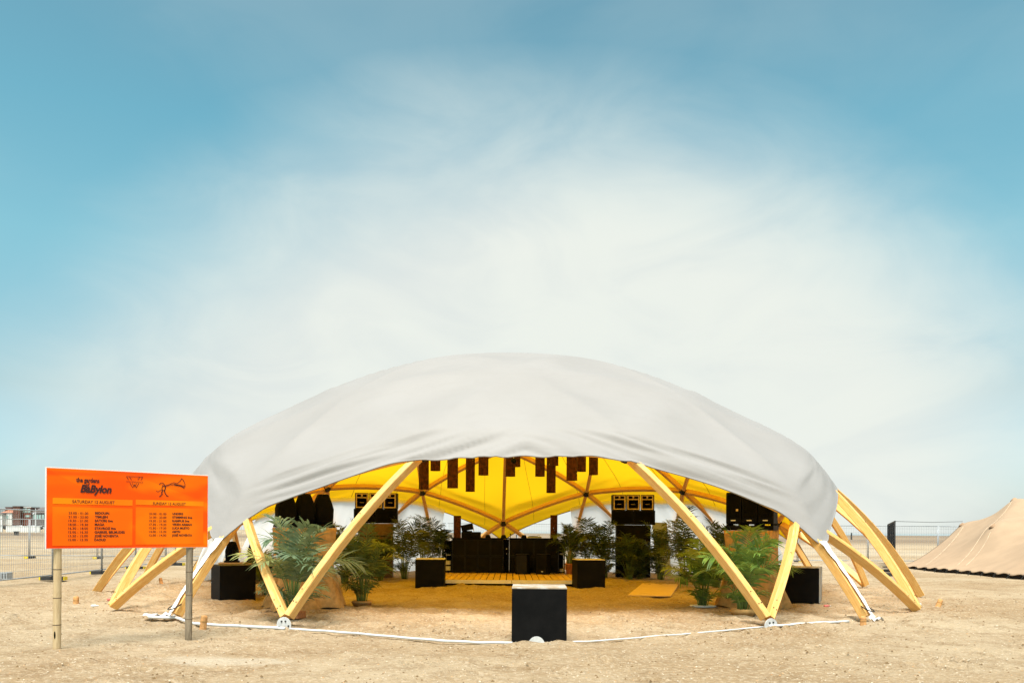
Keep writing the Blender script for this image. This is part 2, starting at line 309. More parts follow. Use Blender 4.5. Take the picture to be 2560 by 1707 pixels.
class G:                                   # collects simple solids, builds one mesh
    def __init__(s): s.v = []; s.f = []; s.uv = []
    def add(s, vs, fs, uv=None):
        b = len(s.v); s.v += [Vector(x) for x in vs]; s.f += [tuple(i+b for i in f) for f in fs]
        s.uv += uv if uv else [(p[0]+p[1], p[2]) for p in vs]
        return s
    def box(s, c, d, rot=None, bev=0.0):
        hx, hy, hz = d[0]/2, d[1]/2, d[2]/2; c = Vector(c)
        if bev <= 0:
            pts = [Vector((x, y, z)) for x in (-hx, hx) for y in (-hy, hy) for z in (-hz, hz)]
            fs = [(0, 1, 3, 2), (4, 6, 7, 5), (0, 4, 5, 1), (2, 3, 7, 6), (0, 2, 6, 4), (1, 5, 7, 3)]
        else:
            bm = bmesh.new(); bmesh.ops.create_cube(bm, size=1.0)
            for q in bm.verts: q.co = Vector((q.co.x*d[0], q.co.y*d[1], q.co.z*d[2]))
            bmesh.ops.bevel(bm, geom=bm.edges[:], offset=bev, segments=2, affect='EDGES', profile=0.6)
            bm.verts.index_update(); pts = [q.co.copy() for q in bm.verts]; fs = [tuple(q.index for q in f.verts) for f in bm.faces]; bm.free()
        if d[0] >= max(d[1], d[2]): uv = [(p.x, p.y+p.z) for p in pts]
        elif d[1] >= max(d[0], d[2]): uv = [(p.y, p.x+p.z) for p in pts]
        else: uv = [(p.z, p.x+p.y) for p in pts]
        if rot is not None: pts = [rot @ p for p in pts]
        return s.add([p+c for p in pts], fs, uv)
    def tube(s, path, rad, seg=8, cap=True):
        n = len(path); path = [Vector(p) for p in path]; rs = rad if isinstance(rad, (list, tuple)) else [rad]*n
        vs = []; uv = []; ln = 0
        for i, p in enumerate(path):
            t = (path[min(i+1, n-1)]-path[max(i-1, 0)]).normalized()
            a = t.orthogonal().normalized() if i == 0 else (a-t*a.dot(t)).normalized()
            b = t.cross(a); ln += (p-path[i-1]).length if i else 0
            for k in range(seg):
                q = 2*math.pi*k/seg; vs.append(p+(a*math.cos(q)+b*math.sin(q))*rs[i]); uv.append((ln, k/seg))
        fs = [(i*seg+k, i*seg+(k+1) % seg, (i+1)*seg+(k+1) % seg, (i+1)*seg+k) for i in range(n-1) for k in range(seg)]
        if cap: fs += [tuple(range(seg-1, -1, -1)), tuple((n-1)*seg+k for k in range(seg))]
        return s.add(vs, fs, uv)
    def lathe(s, prof, seg=16, c=(0, 0, 0), sq=None):
        c = Vector(c); vs = []; n = len(prof)
        for r, z in prof:
            for k in range(seg):
                q = 2*math.pi*k/seg; x, y = math.cos(q), math.sin(q)
                if sq:
                    e = sq; x = math.copysign(abs(x)**e, x); y = math.copysign(abs(y)**e, y)
                vs.append(c+Vector((r*x, r*y, z)))
        fs = [(i*seg+k, i*seg+(k+1) % seg, (i+1)*seg+(k+1) % seg, (i+1)*seg+k) for i in range(n-1) for k in range(seg)]
        fs += [tuple(range(seg-1, -1, -1)), tuple((n-1)*seg+k for k in range(seg))]
        return s.add(vs, fs)
    def me(s, name, mat, smooth=False): return mesh(name, s.v, s.f, mat, smooth, s.uv)
    def build(s, name, mat, parent=None, smooth=False, **k): return link(name, s.me(name, mat, smooth), parent, **k)
def vnoise(x, y, seed=0):                 # numpy value noise
    xi = np.floor(x).astype(np.int64); yi = np.floor(y).astype(np.int64); fx = x-xi; fy = y-yi
    h = lambda a, b: (((a*374761393+b*668265263+seed*974634) ^ ((a*374761393+b*668265263+seed*974634) >> 13))*1274126177 & 0xffff)/65535.0
    ux = fx*fx*(3-2*fx); uy = fy*fy*(3-2*fy)
    return (h(xi, yi)*(1-ux)+h(xi+1, yi)*ux)*(1-uy)+(h(xi, yi+1)*(1-ux)+h(xi+1, yi+1)*ux)*uy-0.5

# ------------------------------------------------------------------ dome constants
DC = Vector((0.0, 22.357, -5.2032)); DR = 11.1468; FR = 10.077; YAW = 0.0324
QP, QA, PP, FA = 43.646, 13.716, 51.014, 22.015
RZ = Matrix.Rotation(YAW, 3, 'Z')
def sdir(pol, az):
    p, a = R(pol), R(az); return Vector((math.sin(p)*math.sin(a), -math.sin(p)*math.cos(a), math.cos(p)))
def foot(az): return Vector((DC.x, DC.y, 0)) + RZ @ Vector((FR*math.sin(R(az)), -FR*math.cos(R(az)), 0))

# ------------------------------------------------------------------ ground, sea, bank
def geo(a, b, k):
    out = [a]
    while out[-1] < b: out.append(out[-1]+max(0.04, out[-1]*k))
    return out
def build_ground():
    xh = list(np.arange(0.022, 11.5, 0.046)); s = 0.046
    while xh[-1] < 2600: s *= 1.13; xh.append(xh[-1]+s)
    xs = np.array([-x for x in reversed(xh)]+xh)
    ys = [-60, -30, -15, -8, -4, -1, 1.5, 3.5, 5.0]; ys += geo(5.6, 48, 0.0085); s = 0.5
    while ys[-1] < 2600: s *= 1.16; ys.append(ys[-1]+s)
    ys = np.array(ys); X, Y = np.meshgrid(xs, ys)
    d = np.hypot(X-DC.x, Y-DC.y)
    near = np.clip((70-Y)/40, 0, 1)*np.clip((40-np.abs(X))/20, 0, 1)
    tram = np.clip((11.2-d)/0.8, 0, 1)*0.8+np.exp(-((d-10.2)/0.7)**2)*0.9+np.exp(-((X+12)/5)**2-((Y-15)/5)**2)*0.7
    wob = vnoise(X*0.9+3, Y*0.9, 9)*0.8
    Z = vnoise(X*0.25, Y*0.25, 1)*0.07+vnoise(X*0.8, Y*0.8, 2)*0.035
    rough = vnoise(X*2.3+wob, Y*2.3, 3)*0.035+vnoise(X*5.2, Y*5.2+wob, 4)*0.026+vnoise(X*11, Y*11, 5)*0.014
    patch = np.clip(vnoise(X*0.5, Y*0.5, 12)*2.2+0.35, 0, 1)
    Z += rough*(0.42+0.75*patch+1.25*np.clip(tram, 0, 1))
    # footprints: trodden hollows with a pushed-up rim
    rs = np.random.RandomState(3)
    spots = []
    for i in range(420):
        if i < 250: q = rs.uniform(0, 2*math.pi); rr = 11.5*math.sqrt(rs.uniform(0.02, 1)); spots.append((DC.x+rr*math.cos(q), DC.y+rr*math.sin(q)))
        else: spots.append((rs.uniform(-10, 10), rs.uniform(7.2, 16)))
    for fx, fy in spots:
        a = rs.uniform(0, math.pi); dep = rs.uniform(0.02, 0.06); ca, sa = math.cos(a), math.sin(a)
        i0, i1 = np.searchsorted(xs, (fx-0.45, fx+0.45)); j0, j1 = np.searchsorted(ys, (fy-0.45, fy+0.45))
        if i1 <= i0 or j1 <= j0: continue
        dx = X[j0:j1, i0:i1]-fx; dy = Y[j0:j1, i0:i1]-fy; u = (dx*ca+dy*sa)/0.16; v = (-dx*sa+dy*ca)/0.075; q = np.sqrt(u*u+v*v)
        Z[j0:j1, i0:i1] += -dep*np.exp(-(q/0.9)**4)+dep*0.55*np.exp(-((q-1.45)/0.4)**2)
    # the bank of pushed sand in front of the deck and by the feet on the left
    for bx, by, rr, hh in ((-1.2, 22.3, 0.8, 0.07), (1.9, 24.5, 1.0, 0.06), (3.2, 25.5, 1.4, 0.07), (-9.2, 18.0, 1.0, 0.12), (-8.3, 20.6, 0.9, 0.10), (9.4, 38, 3, 0.35), (16, 38, 3, 0.3), (0.2, 11.1, 0.35, 0.07), (0.75, 11.15, 0.25, 0.06)):
        Z += hh*np.exp(-((X-bx)**2+(Y-by)**2)/rr**2)*(0.8+vnoise(X*6, Y*6, 6))
    flat = 1-np.clip((2.6-np.abs(X))/0.3, 0, 1)*np.clip((Y-23.0)/0.1, 0, 1)*np.clip((30-Y)/0.3, 0, 1)
    Z = Z*near*flat-0.02
    Z += -0.012*(1-flat)
    # the beach falls gently to the tide line, dune land rises far left
    Z += np.clip((X+Y*0.5+ (-20))*0, 0, 0)
    Z -= np.clip((Y-300)/400, 0, 1)*0.25
    nx, ny = len(xs), len(ys)
    V = np.stack([X, Y, Z], -1).reshape(-1, 3)
    idx = np.arange(nx*ny).reshape(ny, nx)
    Fq = np.stack([idx[:-1, :-1], idx[:-1, 1:], idx[1:, 1:], idx[1:, :-1]], -1).reshape(-1, 4)
    me = bpy.data.meshes.new('ground'); me.vertices.add(len(V)); me.vertices.foreach_set('co', V.ravel().astype(np.float32))
    me.loops.add(Fq.size); me.loops.foreach_set('vertex_index', Fq.ravel().astype(np.int32)); me.polygons.add(len(Fq))
    me.polygons.foreach_set('loop_start', np.arange(0, Fq.size, 4, dtype=np.int32)); me.polygons.foreach_set('loop_total', np.full(len(Fq), 4, dtype=np.int32))
    me.polygons.foreach_set('use_smooth', np.ones(len(Fq), dtype=bool)); me.update(calc_edges=True); me.materials.append(M['sand'])
    o = link('ground', me); o['kind'] = 'structure'; o['label'] = 'pale trodden beach sand'
    def hz(x, y):
        i = int(np.clip(np.searchsorted(xs, x), 1, nx-1)); j = int(np.clip(np.searchsorted(ys, y), 1, ny-1)); return float(Z[j, i])
    return hz
HZ = build_ground()
sea = G().add([(-9000, 640, -0.10), (9000, 640, -0.10), (9000, 15000, -0.10), (-9000, 15000, -0.10)], [(0, 1, 2, 3)]).build('sea', 'sea_water'); sea['kind'] = 'structure'; sea['label'] = 'flat pale sea at the horizon'

# loose shell bits and clods strewn on the sand (uncountable)
def litter():
    for nm, mat, n, s0, s1, seed, lab in (('shell_fragments', 'shell', 5200, 0.007, 0.020, 1, 'pale shell fragments strewn over the sand'), ('sand_clods', 'clod', 3000, 0.008, 0.030, 2, 'small damp sand clods strewn over the beach'), ('orange_shell_grit', 'pebble_orange', 1800, 0.006, 0.016, 3, 'orange shell grit strewn over the sand')):
        rs = np.random.RandomState(seed); g = G()
        for i in range(n):
            y = 7.0*math.exp(rs.uniform(0, 1.15)); x = rs.uniform(-0.72, 0.72)*y
            if nm == 'sand_clods' and i % 2:
                q = rs.uniform(0, 2*math.pi); rr = 10.0+rs.normal()*0.9; x = DC.x+rr*math.cos(q); y = DC.y+rr*math.sin(q)
            if abs(x) < 2.5 and 22.8 < y < 29: continue
            z = HZ(x, y); s = rs.uniform(s0, s1); a = rs.uniform(0, 6.28); h = s*(0.35 if nm != 'sand_clods' else 0.6)
            ca, sa = math.cos(a)*s, math.sin(a)*s
            g.add([(x+ca, y+sa, z-0.003), (x-sa*0.7, y+ca*0.7, z-0.003), (x-ca*0.9, y-sa*0.9, z-0.003), (x+sa*0.6, y-ca*0.6, z-0.003), (x+ca*0.2, y+sa*0.2, z+h)], [(0, 1, 4), (1, 2, 4), (2, 3, 4), (3, 0, 4)], [(0, 0)]*5)
        o = g.build(nm, mat); o['kind'] = 'stuff'; o['label'] = lab
litter()

# ------------------------------------------------------------------ dome tent
def arcpol(a, b, az):
    n = a.cross(b); A = n.x*math.sin(R(az))-n.y*math.cos(R(az)); return math.degrees(math.atan(-n.z/A))
def ringpol(az):
    a = abs((az+36) % 72-36)
    if a <= QA: return arcpol(sdir(QP, -QA), sdir(QP, QA), a)
    return arcpol(sdir(QP, QA), sdir(PP, 36), a)
def edgepol(az):
    a = abs((az+36) % 72-36)
    e = ringpol(az)+1.35+0.35*(a/30)**2
    if a < QA: e += 0.40*(1-(a/QA)**2)
    if a > 31: e += 1.0*((a-31)/5)**2
    b = abs((az+180) % 360-180)            # the side and rear arches hang lower than the entrance
    e += 2.1*max(0.0, min(1.0, (b-33.5)/4.5))
    return e
APX = Vector((0, 0, 1))
def ico(k): return sdir(63.435, 36+72*k)
def sagf(d):                               # 0 on the beams, 1 in the middle of each panel
    az = math.degrees(math.atan2(d.x, -d.y)); k = round(az/72)
    mtx = Matrix((APX, ico(k-1), ico(k))).transposed()
    b = mtx.inverted() @ d; s = b.x+b.y+b.z; fr = [((q/s*4) % 1.0) for q in b]
    if sum(fr) > 1.5: fr = [1-q for q in fr]
    return max(0.0, 27*fr[0]*fr[1]*fr[2])
def canopy_point(az, t, off):
    cr = ringpol(az)-1.7; ed = edgepol(az); tc_ = 0.80
    pol = cr*(t/tc_) if t < tc_ else cr+(ed-cr)*(t-tc_)/(1-tc_)
    d = sdir(pol, az); q_ = max(0.0, min(1.0, (t-0.60)/(tc_-0.60))); Rr = DR+0.125+0.165*q_*q_*(3-2*q_)
    over = max(0.0, pol-cr)/(ed-cr); Rr -= 0.175*over
    sag = sagf(d) if t > 0.001 else 0
    Rr -= 0.10*sag*(1 if t < tc_ else max(0, 1-(t-tc_)/0.1))
    if t > 0.45:                            # slack folds in the hanging border, drawn tight towards the corners
        a = (az+36) % 72-36; k = min(1, (t-0.45)/0.40)
        sk_ = round(az/72)*7.3; fold = mnoise.noise((a*0.07+sk_, pol*1.15-abs(a)*0.36, sk_))*1.0+mnoise.noise((a*0.12+4+sk_, pol*2.6-abs(a)*0.80, 3.1))*0.45
        amp = (0.006*k+(0.062 if t > tc_-0.02 else 0.0)*min(1, (t-tc_+0.02)/0.06))
        Rr += fold*amp*(1.0 if abs(az) < 30 else max(0.30, 1-(abs(az)-30)/9))
        if t > 0.985: Rr += 0.0
    return DC + RZ @ (d*(Rr+off))
def build_canopy(root):
    azs = np.arange(-180, 180, 0.75); ts = np.concatenate([np.linspace(0.0, 0.78, 30), np.linspace(0.79, 1.0, 22)])
    for nm, off, mat in (('canopy', 0.0, 'canvas_white'), ('lining', -0.02, 'canvas_yellow')):
        vs = [canopy_point(0, 0, off)]
        for t in ts[1:]:
            for a in azs: vs.append(canopy_point(float(a), float(t), off))
        n = len(azs); fs = [(0, 1+(i+1) % n, 1+i) if False else (0, 1+i, 1+(i+1) % n) for i in range(n)]
        for r_ in range(len(ts)-2):
            b = 1+r_*n
            fs += [(b+i, b+n+i, b+n+(i+1) % n, b+(i+1) % n) for i in range(n)]
        me = mesh(nm, vs, fs, mat, True)
        if me.polygons[0].normal.z < 0: me.flip_normals()
        link(nm, me, root)
    # hem closing the two cloths at the border, with its stitched rope edge
    g = G(); loop = []
    for a in azs: loop.append(canopy_point(float(a), 1.0, -0.010))
    loop.append(loop[0]); g.tube(loop, 0.016, 6, cap=False); g.build('hem', 'canvas_white', root, True)
    # small cap at the top
    g = G(); top = canopy_point(0, 0, 0.02); g.lathe([(0.001, 0.05), (0.16, 0.035), (0.22, -0.02)][::-1], 16, top); g.build('top_cap', 'canvas_white', root, True)
    # seams welded across the cloth (seen dark against the light from below)
    for az0 in range(-180, 180, 24):
        for da in (6.0, 18.0):
            az = az0+da; g = G(); pts = []
            for t in np.linspace(0.30, 0.97, 26): pts.append(canopy_point(az+1.5*math.sin(t*5), float(t), -0.026))
            g.tube(pts, 0.0065, 4); g.build('seam', 'seam_brown', root)
plain('seam_brown', (0.16, 0.07, 0.012), 0.8)
def beam_mesh(A, B, wd=0.115, dp=0.165, seg=8, ta=0.10, tb=0.10, bow=True):
    a, b = A-DC, B-DC; la, lb = a.length, b.length; an = a.normalized(); bn = b.normalized(); th = an.angle(bn); n = an.cross(bn).normalized()
    ln = (A-B).length; vs = []; uv = []; P = []
    t0, t1 = ta/ln, 1-tb/ln
    for i in range(seg+1):
        t = t0+(t1-t0)*i/seg; d = (an*math.sin((1-t)*th)+bn*math.sin(t*th))/math.sin(th); d.normalize(); rr = la+(lb-la)*t; P.append((d, rr, t))
    e = 0.010
    sec = [(-wd/2, -dp/2+e), (-wd/2+e, -dp/2), (wd/2-e, -dp/2), (wd/2, -dp/2+e), (wd/2, dp/2-e), (wd/2-e, dp/2), (-wd/2+e, dp/2), (-wd/2, dp/2-e)]
    acc = [0]
    for j in range(8): acc.append(acc[-1]+math.dist(sec[j], sec[(j+1) % 8]))
    for d, rr, t in P:
        for j, (x, y) in enumerate(sec): vs.append(DC+d*(rr+y)+n*x); uv.append((t*ln, acc[j]))
    fs = [(i*8+k, i*8+(k+1) % 8, (i+1)*8+(k+1) % 8, (i+1)*8+k) for i in range(seg) for k in range(8)]
    fs += [tuple(range(7, -1, -1)), tuple(seg*8+k for k in range(8))]
    return vs, fs, uv
def build_frame(root):
    V = {}
    def key(n, m, k):                      # row n, place m in sector k -> shared vertex key
        if n == 0: return (0,)
        if m == 0: return (n, 'e', (k-1) % 5)
        if m == n: return (n, 'e', k % 5)
        return (n, k % 5, m)
    def pos(n, m, k):
        if n < 3:
            d = (APX*(4-n)+ico(k-1)*(n-m)+ico(k)*m)/4 if n else APX
            return DC+RZ @ (d.normalized()*DR)
        az0 = 72*k
        if n == 3: pol, az = ((PP, -36), (QP, -QA), (QP, QA), (PP, 36))[m]; return DC+RZ @ (sdir(pol, az+az0)*DR)
        return foot(az0+(-36, -FA, 0, FA, 36)[m])+Vector((0, 0, 0.10 if (k == 0 and m in (1, 3)) else 0.0))
    E = set()
    for k in range(5):
        for n in range(5):
            for m in range(n+1): V[key(n, m, k)] = pos(n, m, k)
            if 0 < n < 4:
                for m in range(n): E.add(tuple(sorted((key(n, m, k), key(n, m+1, k)), key=str)))
            if n < 4:
                for m in range(n+1):
                    for mm in (m, m+1): E.add(tuple(sorted((key(n, m, k), key(n+1, mm, k)), key=str)))
    gone = (4, 0, 2)                       # the two beams of the entrance are taken out
    for a, b in sorted(E, key=str):
        if gone in (a, b): continue
        fa, fb = a[0] == 4, b[0] == 4
        vs, fs, uv = beam_mesh(V[a], V[b], ta=0.06 if fa else 0.12, tb=0.06 if fb else 0.12)
        bo = link('beam', mesh('beam', vs, fs, 'pine', False, uv), root)
        # bolts at both ends of the legs
        if fa or fb:
            g = G(); A, B = (V[a], V[b]) if fa else (V[b], V[a]); n = (A-DC).cross(B-DC).normalized()
            for t in (0.08, 0.14, 0.55):
                p = A.lerp(B, t); d = (p-DC).normalized(); ra = (A-DC).length+((B-DC).length-(A-DC).length)*t; p = DC+d*(ra+0.083)
                for sx in (-0.028, 0.028) if t < 0.1 else (0.02,):
                    G().tube([p+n*sx-d*0.004, p+n*sx+d*0.005], 0.011, 6).build('bolt_head', 'metal_dark', bo)
    hubm = None
    for kx, p in V.items():
        d = (p-DC).normalized()
        if kx[0] < 4:
            g = G(); g.tube([p-d*0.10, p-d*0.085, p+d*0.08], [0.05, 0.085, 0.085], 10); g.tube([p-d*0.105, p-d*0.09], 0.095, 10); h = g.build('hub', 'metal_dark', root, False)
        else:
            az = math.atan2(p.x-DC.x, -(p.y-DC.y)); out = Vector((math.sin(az), -math.cos(az), 0)); tg = Vector((math.cos(az), math.sin(az), 0)); q = Vector((p.x, p.y, 0))
            if kx == gone or abs(abs((math.degrees(az)-math.degrees(YAW)+180) % 360-180)-FA) > 3: continue   # the other feet are buried in sand
            g = G(); front = q+out*0.075; pts = []
            prof = [(-0.13, -0.06), (-0.13, 0.03)]+[(0.13*-math.cos(R(x)), 0.03+0.125*math.sin(R(x))) for x in range(20, 180, 20)]+[(0.13, 0.03), (0.13, -0.06)]
            n = len(prof)
            vs = [front+tg*x+Vector((0, 0, z)) for x, z in prof]+[front-out*0.012+tg*x+Vector((0, 0, z)) for x, z in prof]
            g.add(vs, [tuple(range(n)), tuple(range(2*n-1, n-1, -1))]+[(i, i+n, (i+1) % n+n, (i+1) % n) for i in range(n)])
            fp = g.build('foot_plate', 'white_plate', root)
            for x, z in ((-0.035, 0.085), (0.035, 0.09), (-0.08, 0.0), (0.09, 0.02)): G().tube([front+tg*x+Vector((0, 0, z)), front+out*0.014+tg*x+Vector((0, 0, z))], 0.014, 6).build('bolt', 'metal_dark', fp)
    # white tie-down tails of the cloth, laced along each corner beam
    for k in range(5):
        az = 36+72*k; A = canopy_point(az, 0.985, 0.03); Bf = foot(az)+RZ @ sdir(90, az)*0.12+Vector((0, 0, 0.05))
        vs = []; tg = RZ @ Vector((math.cos(R(az)), math.sin(R(az)), 0)); n = 14
        for i in range(n+1):
            t = i/n; q = A.lerp(Bf, t); d = (q-DC).normalized(); la, lb = (A-DC).length, (Bf-DC).length; q = DC+d*(la+(lb-la)*t+0.005)
            ww = 0.07*(1-t)**4+0.045; sk = 0.008*math.sin(i*1.9+k)
            for s in (-1, 0, 1): vs.append(q+tg*(s*ww+sk)+d*((0.02 if s == 0 else 0.0)+0.006*math.sin(i*2.3+s)))
        fs = [(i*3+j, i*3+j+1, i*3+j+4, i*3+j+3) for i in range(n) for j in range(2)]
        link('tie_down_tail', mesh('tie_down_tail', vs, fs, 'white_edge', True), root)
        g = G(); c = foot(az)+RZ @ sdir(90, az)*0.10
        pts = [c+tg*0.085*math.cos(q)+(RZ @ sdir(90, az))*(0.115*math.sin(q)-0.09)+Vector((0, 0, 0.20-0.05*math.sin(q))) for q in np.linspace(0, 2*math.pi, 14)]
        g.tube(pts, 0.010, 5); g.build('ratchet_strap', 'metal_dark', root)
dome = thing('dome_tent', 'big white dome tent on curved pine beams with a yellow underside', 'tent', (DC.x, DC.y, 0), world=True)
build_canopy(dome); build_frame(dome)

# white plastic side sheets hung in the rear arches
def side_sheet(az0, az1, label, wins=()):
    c = DC+RZ @ Vector((9.6*math.sin(R((az0+az1)/2)), -9.6*math.cos(R((az0+az1)/2)), 0)); root = thing('plastic_sheet', label, 'plastic sheet', (c.x, c.y, 0), 0, 'white sheets hung in the rear arches', True)
    na, nz = 70, 16; vs = []
    for i in range(na+1):
        az = az0+(az1-az0)*i/na; top = canopy_point(az, 0.97, -0.06); bot = DC+RZ @ Vector((9.55*math.sin(R(az)), -9.55*math.cos(R(az)), 0)); bot.z = -0.03
        out = RZ @ sdir(90, az)
        for j in range(nz+1):
            t = j/nz; p = top.lerp(bot, t); p += out*(0.30*math.sin(math.pi*t)*0.5+mnoise.noise((az*0.9, t*1.1, 3.0))*0.07+mnoise.noise((az*2.6+t*2, t*0.8, 9.0))*0.03)*(0.25+t); vs.append(p)
    fs = [(i*(nz+1)+j, (i+1)*(nz+1)+j, (i+1)*(nz+1)+j+1, i*(nz+1)+j+1) for i in range(na) for j in range(nz)]
    link('sheet', mesh('sheet', vs, fs, 'plastic_sheet', True), root)
    for wa, wb in wins:
        q = []
        for az, t in ((wa, 0.10), (wb, 0.10), (wb, 0.42), (wa, 0.42)):
            top = canopy_point(az, 0.97, -0.06); bot = DC+RZ @ Vector((9.55*math.sin(R(az)), -9.55*math.cos(R(az)), 0)); q.append(top.lerp(bot, t)-(RZ @ sdir(90, az))*0.10)
        o = RZ @ sdir(90, (wa+wb)/2)*0.008
        g = G(); g.add(q+[x+o for x in q], [(3, 2, 1, 0), (4, 5, 6, 7), (0, 1, 5, 4), (1, 2, 6, 5), (2, 3, 7, 6), (3, 0, 4, 7)]); g.build('window', 'window_film', root)
plain('window_film', (0.50, 0.58, 0.60), 0.3, 0.4, var=0.2, scale=3)
side_sheet(112, 163, 'white plastic sheet with clear windows behind the right speaker stack', ((137, 141), (148.5, 151)))
side_sheet(-165, -116, 'white plastic sheet hanging behind the left speaker stack')
side_sheet(-112, -104.5, 'wrinkled white plastic sheet hanging behind the two hooded lights')

# ------------------------------------------------------------------ event sign on bamboo posts
def build_sign():
    gl, gr = gnd(142, 1616), gnd(471, 1589); ux = (gr-gl); ux.z = 0; ux.normalize(); uz = Vector((0, 0, 1)); nrm = Vector((ux.y, -ux.x, 0))      # towards the viewer
    mid = (gl+gr)/2; root = thing('event_sign', 'orange festival timetable sign on two bamboo posts', 'sign', (mid.x, mid.y, 0), world=True)
    P0 = gl+nrm*0.062                       # front plane of the board
    def hit(px, py, off=0.0):
        d = ray(px, py); P = P0+nrm*off; t = (P-EYEV).dot(nrm)/d.dot(nrm); return EYEV+d*t
    def uvw(p): return (p-P0).dot(ux), p.z
    corners = [hit(118, 1170), hit(521, 1188), hit(517, 1366), hit(114, 1371)]
    u = [uvw(c) for c in corners]; ul = (u[0][0]+u[3][0])/2; ur = (u[1][0]+u[2][0])/2; zt = (u[0][1]+u[1][1])/2; zb = (u[2][1]+u[3][1])/2
    def W(a, z, off=0.0): return P0+ux*a+uz*z+nrm*off-uz*P0.z
    def sheet(name, a0, z0, a1, z1, o0, o1, mat):
        vs = [W(a0, z0, o1), W(a1, z0, o1), W(a1, z1, o1), W(a0, z1, o1), W(a0, z0, o0), W(a1, z0, o0), W(a1, z1, o0), W(a0, z1, o0)]
        uv = [((x-ul)/(ur-ul), (z-zb)/(zt-zb)) for x, z in ((a0, z0), (a1, z0), (a1, z1), (a0, z1))]*2
        return link(name, mesh(name, vs, [(0, 1, 2, 3), (7, 6, 5, 4), (0, 4, 5, 1), (1, 5, 6, 2), (2, 6, 7, 3), (3, 7, 4, 0)], mat, False, uv), root)
    sheet('board', ul-0.012, zb-0.006, ur+0.004, zt+0.012, -0.020, 0.0, 'white_edge')
    pr = sheet('printed_face', ul, zb, ur, zt, 0.0, 0.004, 'sign_print')
    cr = lambda x, y: hit(100+x*0.18707, 1160+y*0.18707)
    def rect(name, x0, y0, x1, y1, off, mat):
        a0, z1 = uvw(cr(x0, y0)); a1, z0 = uvw(cr(x1, y1)); sheet(name, a0, z0, a1, z1, 0.004, off, mat)
    rect('schedule_field', 165, 566, 1232, 1082, 0.0065, 'sign_field'); rect('schedule_field', 1278, 572, 2178, 1066, 0.0065, 'sign_field')
    rect('day_band', 168, 447, 1235, 553, 0.0065, 'sign_band'); rect('day_band', 1278, 472, 2184, 562, 0.0065, 'sign_band')
    def text(body, x0, x1, yb, cap, mat, bold=0.0, shear=0.0, off=0.0095, y1=None):
        cu = bpy.data.curves.new('lettering', 'FONT'); cu.body = body; cu.offset = bold; cu.shear = shear; cu.resolution_u = 3
        ob = bpy.data.objects.new('tmp', cu); COL.objects.link(ob); bpy.context.view_layer.update()
        me = bpy.data.meshes.new_from_object(ob.evaluated_get(bpy.context.evaluated_depsgraph_get())); bpy.data.objects.remove(ob); bpy.data.curves.remove(cu)
        xs = [v.co.x for v in me.vertices]; mn, mx = min(xs), max(xs)
        a0, z0 = uvw(cr(x0, yb)); a1, z1 = uvw(cr(x1, yb if y1 is None else y1)); ac, zc = uvw(cr(x0, yb-cap)); h = (zc-z0)/0.69
        for v in me.vertices:
            f = (v.co.x-mn)/(mx-mn); p = W(a0+(a1-a0)*f, z0+(z1-z0)*f*0+v.co.y*h, off); v.co = p
        me.materials.clear(); me.materials.append(M[mat]); me.name = 'lettering'; link('lettering', me, root)
    ink, thin = 'letter_ink', 'letter_thin'
    text('SATURDAY 12 AUGUST', 428, 995, 516, 39, thin, 0.012); text('SUNDAY 13 AUGUST', 1505, 1945, 538, 34, thin, 0.012)
    A = [('23.00 - 01.00', 'BEDOUIN', 922), ('21.00 - 23.00', 'TIMUJIN', 903), ('19.30 - 21.00', 'SATORI live', 970), ('18.00 - 19.30', 'MAGA', 858), ('16.30 - 18.00', 'STAVROZ live', 1010), ('15.00 - 16.30', 'GABRIEL BELMUDES', 1130), ('13.30 - 15.00', 'JOS\u00c9 NOVENTA', 1046), ('12.00 - 13.30', 'DAOUD', 876)]
    for i, (t, nme, xr) in enumerate(A):
        y = 666+51*i; text(t, 379-i, 643-i, y, 30, thin, 0.014); text(nme, 732-1.3*i, xr, y, 30, ink, 0.034)
    B = [('23.00 - 01.00', 'UNDERS', 1910), ('21.00 - 23.00', 'STIMMING live', 2030), ('19.30 - 21.00', 'RAMPUE live', 1992), ('17.30 - 19.30', 'VIKEN ARMAN', 2025), ('15.30 - 17.30', 'LUCA MUSTO', 1993), ('14.00 - 15.30', 'AMYN', 1870), ('12.00 - 14.00', 'JOS\u00c9 NOVENTA', 2030)]
    for i, (t, nme, xr) in enumerate(B):
        y = 673+48*i; text(t, 1456-0.3*i, 1686-0.3*i, y, 27, thin, 0.014); text(nme, 1766-i, xr, y, 27, ink, 0.034)
    text('the gardens', 480, 790, 236, 58, ink, 0.034); text('of', 612, 660, 303, 52, ink, 0.034, off=0.0115)
    text('BaBylon', 535, 955, 372, 98, ink, 0.04, 0.28)
    text('WECANDANCE', 1147, 1373, 242, 19, thin, 0.0)
    def stroke(pts, wpx, parent=None, mat=ink):
        g = G(); ps = [W(*uvw(cr(x, y)), 0.0095) for x, y in pts]; wd = wpx*0.18707/F_PX*10.8/2
        for a, b in zip(ps[:-1], ps[1:]):
            d = (b-a).normalized(); n = d.cross(nrm)*wd; e = d*wd*0.6; g.add([a-e+n, a-e-n, b+e-n, b+e+n], [(0, 1, 2, 3)])
        return g
    def emblem(name, strokes, mat):
        g = G()
        for pts, wpx in strokes:
            q = stroke(pts, wpx); g.add(q.v, q.f)
        g.build(name, mat, root)
    emblem('emblem', [([(1180, 205), (1152, 164), (1372, 170), (1345, 212)], 7), ([(1196, 172), (1220, 208)], 7), ([(1328, 174), (1304, 210)], 7), ([(1200, 252), (1236, 312), (1262, 270), (1284, 312), (1318, 256)], 7), ([(1230, 254), (1262, 300), (1290, 254)], 6)], thin)
